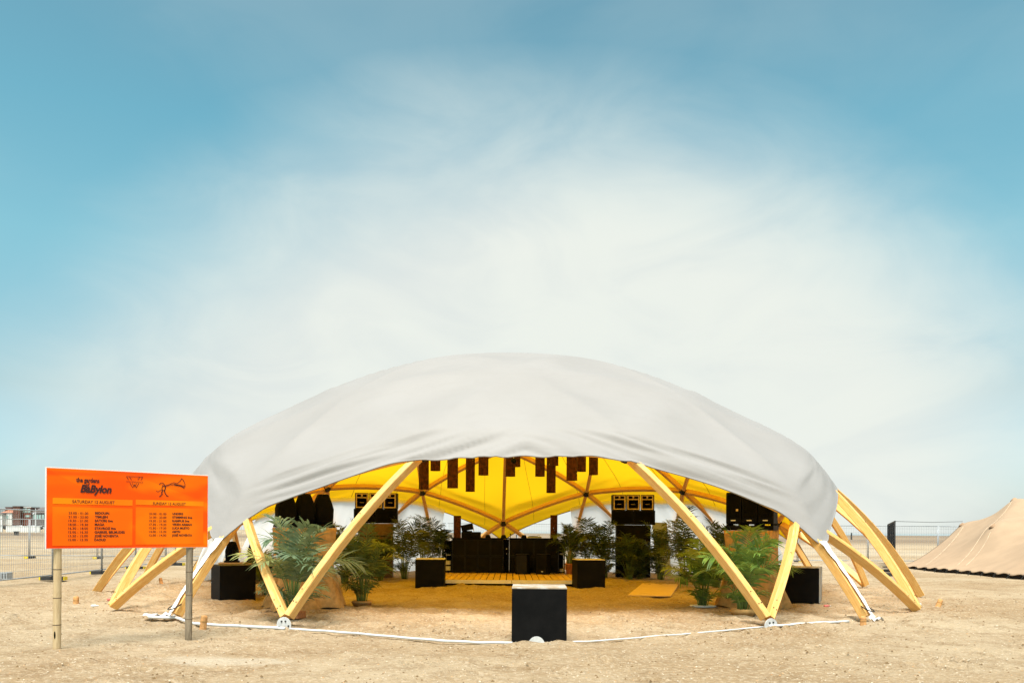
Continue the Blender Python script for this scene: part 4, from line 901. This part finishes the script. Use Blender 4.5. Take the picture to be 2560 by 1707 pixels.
darks = [(800, 21.0, -0, 2.15, 'dark palm behind the hooded lights of the left stand', 0.7), (862, 23.6, 0, 1.95, 'dark palm left of the left rear speaker stack', 0.7), (950, 25.2, 0, 1.75, 'dark palm in front of the left rear speaker stack', 0.8),
         (1012, 26.2, 0, 2.05, 'dark palm just right of the left rear speaker stack', 0.95), (1058, 28.2, 0, 2.35, 'tall dark palm behind the left stage corner box', 1.0), (1098, 27.4, 0, 2.0, 'dark palm beside the left rack of the counter', 0.75),
         (1470, 27.6, 0, 2.25, 'dark palm behind the right stage corner box', 0.95), (1510, 26.4, 0, 2.05, 'dark palm between the right corner box and the right speaker stack', 0.8), (1572, 25.6, 0, 1.70, 'dark palm in front of the right rear speaker stack', 0.75),
         (1600, 25.9, 0, 1.35, 'low dark palm at the foot of the right rear speaker stack', 0.6), (1652, 25.8, 0, 2.05, 'dark palm just right of the right rear speaker stack', 0.85), (1712, 23.8, 0, 2.30, 'tall dark palm behind the right front leg', 0.85), (1790, 22.6, 0, 2.25, 'tall dark palm left of the right array speakers', 0.75), (668, 19.0, 0, 1.15, 'low dark palm behind the left black box', 0.6)]
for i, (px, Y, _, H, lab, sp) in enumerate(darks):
    p = at(px, 1400, Y); palm(0, 0, H, lab, 30+i, 15, 'leaf_shaded', sp, 0.44, loc=p, pairs=16, wide=0.021)
p = at(1425, 1418, 26.3); palm(0, 0, 1.85, 'palm in a terracotta pot at the right end of the stage', 60, 14, 'leaf_shaded', 0.75, 0.34, z=SH+0.004, pot=('pot', 0.16, 0.34), loc=p, pairs=20)

# ------------------------------------------------------------------ small things on the sand
q = [gnd(1569, 1490), gnd(1677, 1492), gnd(1697, 1462), gnd(1607, 1459)]
t = thing('plywood_sheet', 'flat pale plywood sheet lying on the sand right of the stage', 'board', ((q[0]+q[2])/2), world=True)
g = G(); g.add([v+Vector((0, 0, z)) for z in (0.005, 0.030) for v in q], [(3, 2, 1, 0), (4, 5, 6, 7), (0, 1, 5, 4), (1, 2, 6, 5), (2, 3, 7, 6), (3, 0, 4, 7)], [(0, 0), (1, 0), (1, 4.4), (0, 4.4)]*2); g.build('board', 'pale_board', t)
o = t.children[0]; t_children = None
def peg(px, py, h, rad, label, tilt=0.0, mat='peg_wood'):
    p = gnd(px, py); t = thing('tent_peg', label, 'peg', (p.x, p.y, 0), random.uniform(0, 6), 'wooden tent pegs'); a = Vector((math.sin(tilt), 0, math.cos(tilt)))
    G().tube([a*-0.08, a*h*0.5, a*(h-0.03), a*(h-0.012), a*h], [rad*1.1, rad, rad*1.02, rad*0.92, rad*0.70], 12).build('stake', mat, t, False)
    G().tube([a*(h*0.42), a*(h*0.50)], rad*1.12, 12).build('band', 'hessian', t)
for px, py, h, r_, lab, tl in ((190, 1508, 0.145, 0.052, 'wooden peg by the leftmost pine leg', 0.1), (508, 1565, 0.17, 0.05, 'wooden peg beside the white hose, right of the grey bamboo post', 0.12), (2158, 1560, 0.135, 0.048, 'wooden peg beside the strapped right corner leg', 0.0), (2346, 1514, 0.15, 0.05, 'leaning wooden peg at the far right beyond the last leg', 0.5), (403, 1456, 0.14, 0.045, 'small wooden peg far back between the left legs', 0.2)):
    peg(px, py, h, r_, lab, tl)
def hose(pts, rad, label, sink=0.3, mat='white_plastic'):
    P = []
    for (a, b), (c, d) in zip(pts[:-1], pts[1:]):
        for i in range(8): P.append(gnd(a+(c-a)*i/8, b+(d-b)*i/8))
    P.append(gnd(*pts[-1])); n = len(P)
    hz = np.convolve(np.pad([max(-0.01, HZ(p.x, p.y)) for p in P], 6, mode='edge'), np.ones(13)/13, 'valid')
    P = [Vector((p.x, p.y, float(hz[i])+rad*(1-sink)+0.002*math.sin(i*0.9))) for i, p in enumerate(P)]
    tag(G().tube(P, rad, 8).build('ground_hose', mat, None, True), label, 'hose', 'white hose along the front feet')
hose([(372, 1543), (440, 1544), (480, 1558), (530, 1562), (620, 1566), (712, 1571)], 0.024, 'white hose on the sand left of the left front foot')
hose([(724, 1571), (810, 1576), (900, 1583), (1000, 1592), (1100, 1600), (1200, 1605), (1281, 1606)], 0.018, 'white hose from the left front foot to the front black box', 0.5)
hose([(1420, 1603), (1500, 1600), (1650, 1588), (1780, 1579), (1908, 1571)], 0.011, 'thin white hose from the front black box to the right front foot', 0.5)
hose([(1924, 1570), (1980, 1565), (2050, 1558), (2122, 1553)], 0.020, 'white hose right of the right front foot')
def rag(px, py, w, h, label, seed):
    p = gnd(px, py); n = 10; vs = []; rs = random.Random(seed)
    for i in range(n+1):
        for j in range(5):
            x = (i/n-0.5)*w; y = (j/4-0.5)*0.16; vs.append((x, y, 0.02+h*abs(mnoise.noise((x*7+seed, y*9, 2.0)))*1.3+h*0.25*math.sin(i*1.7+j)))
    o = link('cloth_tail', mesh('cloth_tail', vs, [(i*5+j, (i+1)*5+j, (i+1)*5+j+1, i*5+j+1) for i in range(n) for j in range(4)], 'white_plastic', True), None, (p.x, p.y, 0.0), rs.uniform(-0.3, 0.3)); tag(o, label, 'cloth')
rag(400, 1542, 0.55, 0.07, 'crumpled white cloth on the sand at the left corner leg', 4); rag(2190, 1552, 0.22, 0.08, 'crumpled white cloth at the right corner leg', 8)
for px, py, lab, mat in ((617, 1500, 'tiny crushed pink can by the left black box', 'pink_can'), (2066, 1513, 'tiny pink can by the right black box', 'pink_can'), (2298, 1514, 'small clear bottle by the far right leg', 'white_plastic'), (235, 1509, 'small white bottle by the leftmost pine leg', 'white_plastic'), (274, 1500, 'small pink wrapper between the left legs', 'pink_can')):
    p = gnd(px, py); t = thing('litter', lab, 'litter', (p.x, p.y, HZ(p.x, p.y)+0.028), random.uniform(0, 3))
    G().tube([(-0.055, 0, 0), (-0.05, 0, 0), (0.03, 0, 0.004), (0.05, 0, 0.005), (0.075, 0, 0.006)], [0.02, 0.027, 0.026, 0.014, 0.012], 10).build('body', mat, t, True)
    G().tube([(0.075, 0, 0.006), (0.09, 0, 0.006)], 0.014, 8).build('cap', 'white_plate', t)
p = gnd(673, 1531); vs = []; n = 12
for i in range(n+1):
    for j in range(5): a = math.pi*i/n; rr = (j/4); vs.append((0.085*rr*math.cos(a), 0.05*rr*math.sin(a), 0.035*(1-rr**2)+0.004*math.cos(a*12)*rr+0.0))
tag(link('sea_shell', mesh('sea_shell', vs, [(i*5+j, (i+1)*5+j, (i+1)*5+j+1, i*5+j+1) for i in range(n) for j in range(4)], 'shell', True), None, (p.x, p.y, 0.01), 0.4), 'single pale sea shell on the sand left of the front palm', 'shell')

# ------------------------------------------------------------------ fences
def fence_panel(a, b, h, label, group, mat='galvanised', step=0.10, hstep=0.20, scrim=False):
    a = Vector((a[0], a[1], 0)); b = Vector((b[0], b[1], 0)); u = (b-a); ln = u.length; rz = math.atan2(u.y, u.x); t = thing('fence_panel', label, 'fence', ((a.x+b.x)/2, (a.y+b.y)/2, 0), rz, group); hw = ln/2-0.03
    for sx in (-1, 1): G().tube([(sx*hw, 0, 0.03), (sx*hw, 0, h)], 0.021, 8).build('post', mat, t, True)
    for z in (0.14, h-0.01): G().tube([(-hw, 0, z), (hw, 0, z)], 0.019, 8).build('rail', mat, t, True)
    g = G(); r_ = 0.0042
    for x in np.arange(-hw+step, hw-0.01, step): g.tube([(x, 0, 0.15), (x, 0, h-0.02)], r_, 3, False)
    for z in np.arange(0.14+hstep, h-0.05, hstep): g.tube([(-hw, 0, z), (hw, 0, z)], r_, 3, False)
    w = g.build('wire_mesh', mat, t); w['kind'] = 'stuff'
    if scrim: G().box((0, 0.012, h/2+0.05), (2*hw-0.06, 0.006, h-0.25)).build('scrim', 'scrim', t)
    for sx in (-1,):
        f = G().box((sx*hw, 0, 0.045), (0.22, 0.64, 0.11), None, 0.012).build('foot_block', 'rubber', t)
        for sy in (-1, 1): G().box((sx*hw, sy*0.335, 0.045), (0.20, 0.05, 0.10), None, 0.006).build('end_cap', 'yellow_cap', f)
m = MT('scrim'); m.color((0.03, 0.03, 0.035)); m.set(0.9, 0.1); tr = m.n('ShaderNodeBsdfTransparent'); mx = m.n('ShaderNodeMixShader'); mx.inputs[0].default_value = 0.45; m.l(m.p.outputs[0], mx.inputs[1]); m.l(tr.outputs[0], mx.inputs[2]); m.l(mx.outputs[0], m.out.inputs[0]); M['scrim'] = m.m
fl = [(-13.2, 17.2), (-13.25, 20.65), (-13.3, 24.13), (-13.56, 27.55), (-14.0, 31.0), (-13.9, 34.45), (-13.8, 37.9), (-13.8, 41.3)]
nm = ['nearest', 'second', 'third', 'fourth', 'fifth', 'sixth', 'last']
for i in range(7): fence_panel(fl[i], fl[i+1], 2.0, '%s wire fence panel of the row left of the dome, counted from the front' % nm[i], 'wire fence left of the dome')
xs_ = np.arange(-13.7, 31, 3.5)
for i in range(len(xs_)-1):
    if xs_[i] > 26: break
    fence_panel((xs_[i], 41.4), (xs_[i+1], 41.4), 1.88, '%s wire fence panel from the left in the row behind the dome' % ('first', 'second', 'third', 'fourth', 'fifth', 'sixth', 'seventh', 'eighth', 'ninth', 'tenth', 'eleventh', 'twelfth', 'thirteenth')[i], 'wire fence behind the dome', step=0.12)
ga, gb = Vector((13.6, 29.4, 0)), Vector((18.6, 41.0, 0))
for i in range(4): p0, p1 = ga.lerp(gb, i/4), ga.lerp(gb, (i+1)/4); fence_panel(p0, p1, 1.95, '%s dark screened fence panel of the row running back right of the dome' % ('nearest', 'second', 'third', 'farthest')[i], 'screened fence right of the dome', 'metal_dark', scrim=True)
# second line of fencing and barriers further left
fl2 = [(-31, 41.4), (-27.5, 41.4), (-24, 41.4), (-20.6, 41.4), (-17.2, 41.4), (-13.85, 41.5)]
for i in range(5): fence_panel(fl2[i], fl2[i+1], 1.95, '%s far wire fence panel from the left picture edge, beyond the sign' % ('first', 'second', 'third', 'fourth', 'fifth')[i], 'far wire fence on the left', step=0.12)

# ------------------------------------------------------------------ stretch tent on the right
def stretch_tent():
    root = thing('stretch_tent', 'beige stretch fabric tent with pointed pole tips at the right edge', 'tent', (21, 30, 0), world=True)
    nu, nv = 60, 44; A, B, C_, D = Vector((16.55, 35.4, 0.05)), Vector((17.4, 21.0, 0.05)), Vector((29, 20.0, 2.0)), Vector((27.5, 42.0, 2.1))
    Pg = np.zeros((nu+1, nv+1, 3)); fix = np.zeros((nu+1, nv+1), bool)
    for i in range(nu+1):
        for j in range(nv+1):
            u, v = i/nu, j/nv; p = A.lerp(B, u).lerp(D.lerp(C_, u), v); Pg[i, j] = p
    def pin(x, y, z, w=0):
        d = (Pg[..., 0]-x)**2+(Pg[..., 1]-y)**2; i, j = np.unravel_index(np.argmin(d), d.shape); return i, j, (x, y, z)
    pins = [pin(20.45, 37.6, 2.06), pin(19.3, 33.2, 2.06), pin(21.95, 36.2, 3.22), pin(18.9, 28.4, 2.06), pin(18.7, 24.0, 2.06), pin(23.2, 30.5, 3.3), pin(25.5, 36.5, 3.0), pin(23, 24.5, 3.0)]
    Z = Pg[..., 2].copy(); fix[:, 0] = True; Z[:, 0] = 0.07
    # side edges: sag from the ground corner up to the first pole and on
    for i, j, p in pins: fix[i, j] = True; Z[i, j] = p[2]; Pg[i, j, 0] = p[0]; Pg[i, j, 1] = p[1]
    def ridge(a, b, sag):
        (i0, j0, p0), (i1, j1, p1) = pins[a], pins[b]; n = max(abs(i1-i0), abs(j1-j0))
        for k in range(1, n):
            f = k/n; i, j = round(i0+(i1-i0)*f), round(j0+(j1-j0)*f); fix[i, j] = True; Z[i, j] = p0[2]+(p1[2]-p0[2])*f-sag*4*f*(1-f)
    for a, b, sg in ((0, 2, 0.34), (1, 2, 0.34), (1, 5, 0.45), (2, 5, 0.55), (3, 5, 0.45), (2, 6, 0.4), (5, 7, 0.4), (4, 7, 0.4)): ridge(a, b, sg)
    fix[:, nv] = True
    for it in range(900):
        Zn = Z.copy(); Zp = np.pad(Z, 1, mode='edge'); Zn = (Zp[:-2, 1:-1]+Zp[2:, 1:-1]+Zp[1:-1, :-2]+Zp[1:-1, 2:])/4; Z = np.where(fix, Z, Zn-0.003)
    for it in range(3):                   # blunt the tips a little
        Zp = np.pad(Z, 1, mode='edge'); Zn = (Zp[:-2, 1:-1]+Zp[2:, 1:-1]+Zp[1:-1, :-2]+Zp[1:-1, 2:])/4
        Z = np.where(fix & (np.arange(nv+1)[None, :] == 0), Z, 0.7*Z+0.3*Zn)
    # scalloped lower hem: lifted between the pegs
    per = 3.0
    for i in range(nu+1):
        s = abs(math.sin(math.pi*i/per)); 
        for j in range(3): Z[i, j] += (0.13, 0.06, 0.02)[j]*s*(0.6+0.5*math.sin(i*1.3)**2)
        Pg[i, 0, 0] += 0.10*s; Pg[i, 0, 2] = 0
    Pg[..., 2] = Z
    vs = Pg.reshape(-1, 3); idx = lambda i, j: i*(nv+1)+j
    fs = [(idx(i, j), idx(i+1, j), idx(i+1, j+1), idx(i, j+1)) for i in range(nu) for j in range(nv)]
    o = link('cloth', mesh('cloth', vs, fs, 'beige_stretch', True), root); sm = o.modifiers.new('smooth', 'SUBSURF'); sm.levels = 1; sm.render_levels = 1
    so_ = o.modifiers.new('thickness', 'SOLIDIFY'); so_.thickness = 0.012
    for i, j, p in pins:
        G().tube([(p[0], p[1], -0.05), (p[0], p[1], float(Z[i, j])-0.02)], 0.035, 8).build('pole', 'peg_wood', root); G().lathe([(0.18, -0.17), (0.11, -0.06), (0.05, -0.005), (0.01, 0.01)], 14, (p[0], p[1], float(Z[i, j])+0.005)).build('pole_tip', 'tip_brown', root, True)
    for i in range(0, nu+1, 3):
        p = Pg[i, 0]; G().tube([(p[0]-0.16, p[1], -0.05), (p[0]-0.03, p[1], 0.16)], 0.012, 6).build('ground_peg', 'metal_dark', root)
    for i0, j0 in [(a, b) for a, b, _ in pins[:5]]:      # seams running from the poles down to the hem
        for sg in (0.0,):
            def PI(fi, j):
                fi = min(nu-1e-6, max(0.0, fi)); a = int(fi); return Vector(Pg[a, j]).lerp(Vector(Pg[a+1, j]), fi-a)
            pts = [PI(i0+(j0-j)*0.35, j)+Vector((-0.004, 0, 0.008)) for j in range(j0-1, 1, -1)]
            if len(pts) > 2: G().tube(pts, 0.010, 5).build('seam', 'seam_pale', root)
plain('seam_pale', (0.58, 0.45, 0.32), 0.8)
plain('tip_brown', (0.40, 0.25, 0.15), 0.8)
stretch_tent()
tag(G().tube([(13.6, 29.4, 1.93), (17, 33.5, 1.96), (20.45, 37.6, 2.06)], 0.008, 5).build('guy_rope', 'black_dull'), 'thin dark rope from the screened fence to the beige tent', 'rope')

# ------------------------------------------------------------------ far left: houses, wall, street lamp, beach post
def house(name, px0, px1, ytop, ybase, Y, dep, label, wall, roof, rooftype='flat', win=(), eave=None, wmat='pane_green'):
    a, b = at(px0, ybase, Y), at(px1, ybase, Y); zt = at((px0+px1)/2, ytop, Y).z; zb = 1.0; w_ = b.x-a.x; cx = (a.x+b.x)/2
    t = thing(name, label, 'house', (cx, Y+dep/2, zb), world=True); ev = zt if eave is None else at((px0+px1)/2, eave, Y).z
    G().box((cx, Y+dep/2, (zb+ev)/2), (w_, dep, ev-zb)).build('wall', wall, t)
    if rooftype == 'flat': G().box((cx, Y+dep/2, ev+0.12), (w_+0.3, dep+0.3, 0.24)).build('roof', roof, t)
    else:
        o = 0.35; vs = [(cx-w_/2-o, Y-o, ev), (cx+w_/2+o, Y-o, ev), (cx+w_/2+o, Y+dep+o, ev), (cx-w_/2-o, Y+dep+o, ev)]
        if rooftype == 'gable': vs += [(cx-w_/2-o, Y+dep/2, zt), (cx+w_/2+o, Y+dep/2, zt)]; fs = [(0, 1, 5, 4), (2, 3, 4, 5), (1, 2, 5), (3, 0, 4), (3, 2, 1, 0)]
        else: vs += [(cx, Y+dep/2, zt)]; fs = [(0, 1, 4), (1, 2, 4), (2, 3, 4), (3, 0, 4), (3, 2, 1, 0)]
        r_ = G().add(vs, fs).build('roof', roof, t)
        if name == 'grey_roof_house': G().box((cx+w_*0.02, Y+dep/2, zt+0.5), (0.9, 0.9, 1.8)).build('chimney', 'metal_dark', r_)
    for x0, x1, y0, y1 in win:
        p0, p1 = at(x0, y1, Y), at(x1, y0, Y); G().box(((p0.x+p1.x)/2, Y-0.04, (p0.z+p1.z)/2), (p1.x-p0.x, 0.10, p1.z-p0.z)).build('window', wmat, t)
    return t
YH = 300
house('brick_house', 13, 28, 1268, 1316, YH+20, 10, 'dark red brick block house far behind the fence, second from left', 'brick_red', 'roof_grey', win=((15, 19, 1272, 1276), (21, 25, 1272, 1276)), wmat='brick_brown')
house('hip_roof_house', 5, 30, 1270, 1316, YH+5, 8, 'low white house with a pointed red tiled roof, far left', 'white_render', 'roof_tile', 'hip', eave=1281, win=((8, 12, 1288, 1296), (16, 21, 1288, 1296)))
house('brown_tower_house', 32, 50, 1266, 1316, YH, 12, 'tall brown timber-clad house far left behind the fence', 'brick_brown', 'roof_grey', win=((34, 37, 1272, 1284), (41, 44, 1272, 1284)), wmat='brick_red')
house('glazed_house', 50.5, 77, 1268, 1316, YH+2, 10, 'brown and white house with tall green glazing beside the grey roof', 'brick_red', 'white_render', win=((56, 61.5, 1270, 1281), (63, 67, 1270, 1281), (69, 76, 1271, 1281), (64, 74, 1287, 1292), (76, 76.6, 1287, 1292)))
house('grey_roof_house', 79, 136, 1266, 1316, YH-4, 14, 'long house with a big grey roof and chimney, left of the sign', 'roof_grey', 'roof_grey', 'gable', eave=1282, win=tuple((84+i*7, 89+i*7, 1286, 1297) for i in range(7)))
house('end_house', -30, 5, 1279, 1316, YH+3, 9, 'small white house with a dark roof at the left picture edge', 'white_render', 'roof_grey', 'gable', eave=1285, win=((-8, -3, 1289, 1297),))
for i, (x0, x1) in enumerate(((-40, 6), (16, 100))):
    a, b = at(x0, 1325, 280), at(x1, 1325, 280)
    tag(G().box(((a.x+b.x)/2, 280, 1.15), (b.x-a.x, 0.5, 2.1), None, 0.03).build('white_wall', 'white_render'), ('short white wall at the far left picture edge', 'long white wall below the far houses')[i], 'wall')
bk = G(); n = 40; vs = []
for i in range(n+1):
    x = -260+190*i/n
    for y, z in ((281, -0.3), (283, 0.9+0.5*mnoise.noise((i*0.4, 0, 0))), (292, 1.2), (420, 1.4)): vs.append((x, y, z))
bk.add(vs, [(i*4+j, (i+1)*4+j, (i+1)*4+j+1, i*4+j+1) for i in range(n) for j in range(3)]); o = bk.build('sand_bank', 'sand_bank', None, True); o['kind'] = 'structure'; o['label'] = 'low sandy bank under the far houses'
for i in range(9):                         # parked cars and stalls along the promenade
    px = (3, 14, 24, 34, 44, 62, 74, 94, 110)[i]; p = at(px, 1309, 284); col = ('white_plastic', 'brick_red', 'cream_wood', 'galvanised', 'white_plastic', 'brick_red', 'white_plastic', 'galvanised', 'white_plastic')[i]
    t = thing('parked_car', '%s tiny %s parked car in front of the far houses, counted from the left' % (('first', 'second', 'third', 'fourth', 'fifth', 'sixth', 'seventh', 'eighth', 'ninth')[i], {'white_plastic': 'white', 'brick_red': 'red', 'cream_wood': 'tan', 'galvanised': 'silver'}[col]), 'car', (p.x, 284.6, 1.0), 0, 'cars parked below the far houses')
    pr = [(-2.1, 0.3), (-2.1, 0.85), (-1.2, 0.95), (-0.7, 1.45), (0.8, 1.45), (1.4, 0.95), (2.1, 0.8), (2.1, 0.3)]; k = len(pr)
    G().add([(x, -0.8, z) for x, z in pr]+[(x, 0.8, z) for x, z in pr], [tuple(range(k-1, -1, -1)), tuple(range(k, 2*k))]+[(j, (j+1) % k, (j+1) % k+k, j+k) for j in range(k)]).build('body', col, t)
    G().box((0.05, -0.81, 1.18), (1.5, 0.02, 0.36)).build('window', 'metal_dark', t)
    for x in (-1.3, 1.3): G().tube([(x, -0.85, 0.32), (x, -0.6, 0.32)], 0.33, 12).build('wheel', 'rubber', t)
p = at(89, 1312, 270); zt = at(89, 1270, 270).z; t = thing('street_lamp', 'white street lamp pole in front of the far grey roof', 'lamp', (p.x, 270, -0.05))
G().tube([(0, 0, 0), (0, 0, zt)], [0.22, 0.12], 8).build('pole', 'white_plastic', t); G().tube([(0, 0, zt*0.80), (-0.5, 0, zt*0.82), (-0.75, 0, zt*0.80)], 0.07, 6).build('arm', 'white_plastic', t); G().lathe([(0.02, 0.25), (0.2, 0.12), (0.42, -0.05), (0.40, -0.1), (0.02, -0.1)][::-1], 12, (-0.75, 0, zt*0.78)).build('lamp_head', 'white_plastic', t, True)
p = gnd(2128.5, 1348); t = thing('beach_post', 'dark weathered post standing far out on the beach, seen between the right legs', 'post', (p.x, p.y, -0.1))
G().tube([(0, 0, 0), (0, 0, 1.0), (0.02, 0, 1.68)], [0.19, 0.18, 0.15], 9).build('post', 'metal_dark', t); G().lathe([(0.16, 1.68), (0.17, 1.72), (0.02, 1.78)], 9, (0.02, 0, 0)).build('cap', 'galvanised', t)
p = gnd(41, 1337); t = thing('beach_bench', 'tiny dark trestle on the sand beyond the left fence', 'trestle', (p.x, p.y, 0))
G().box((0, 0, 0.75), (1.1, 0.5, 0.10)).build('top', 'metal_dark', t)
for x in (-0.35, 0.0, 0.35): G().box((x, 0, 0.35), (0.14, 0.4, 0.70)).build('leg', 'metal_dark', t)
p = gnd(7, 1445); t = thing('ballast_block', 'grey grid ballast block on the sand at the left picture edge', 'block', (p.x, p.y, -0.02)); G().box((0, 0, 0.10), (0.42, 0.30, 0.20), None, 0.015).build('block', 'galvanised', t)
for i in range(5): G().box((-0.16+0.08*i, -0.152, 0.10), (0.03, 0.010, 0.15)).build('rib', 'metal_dark', t)
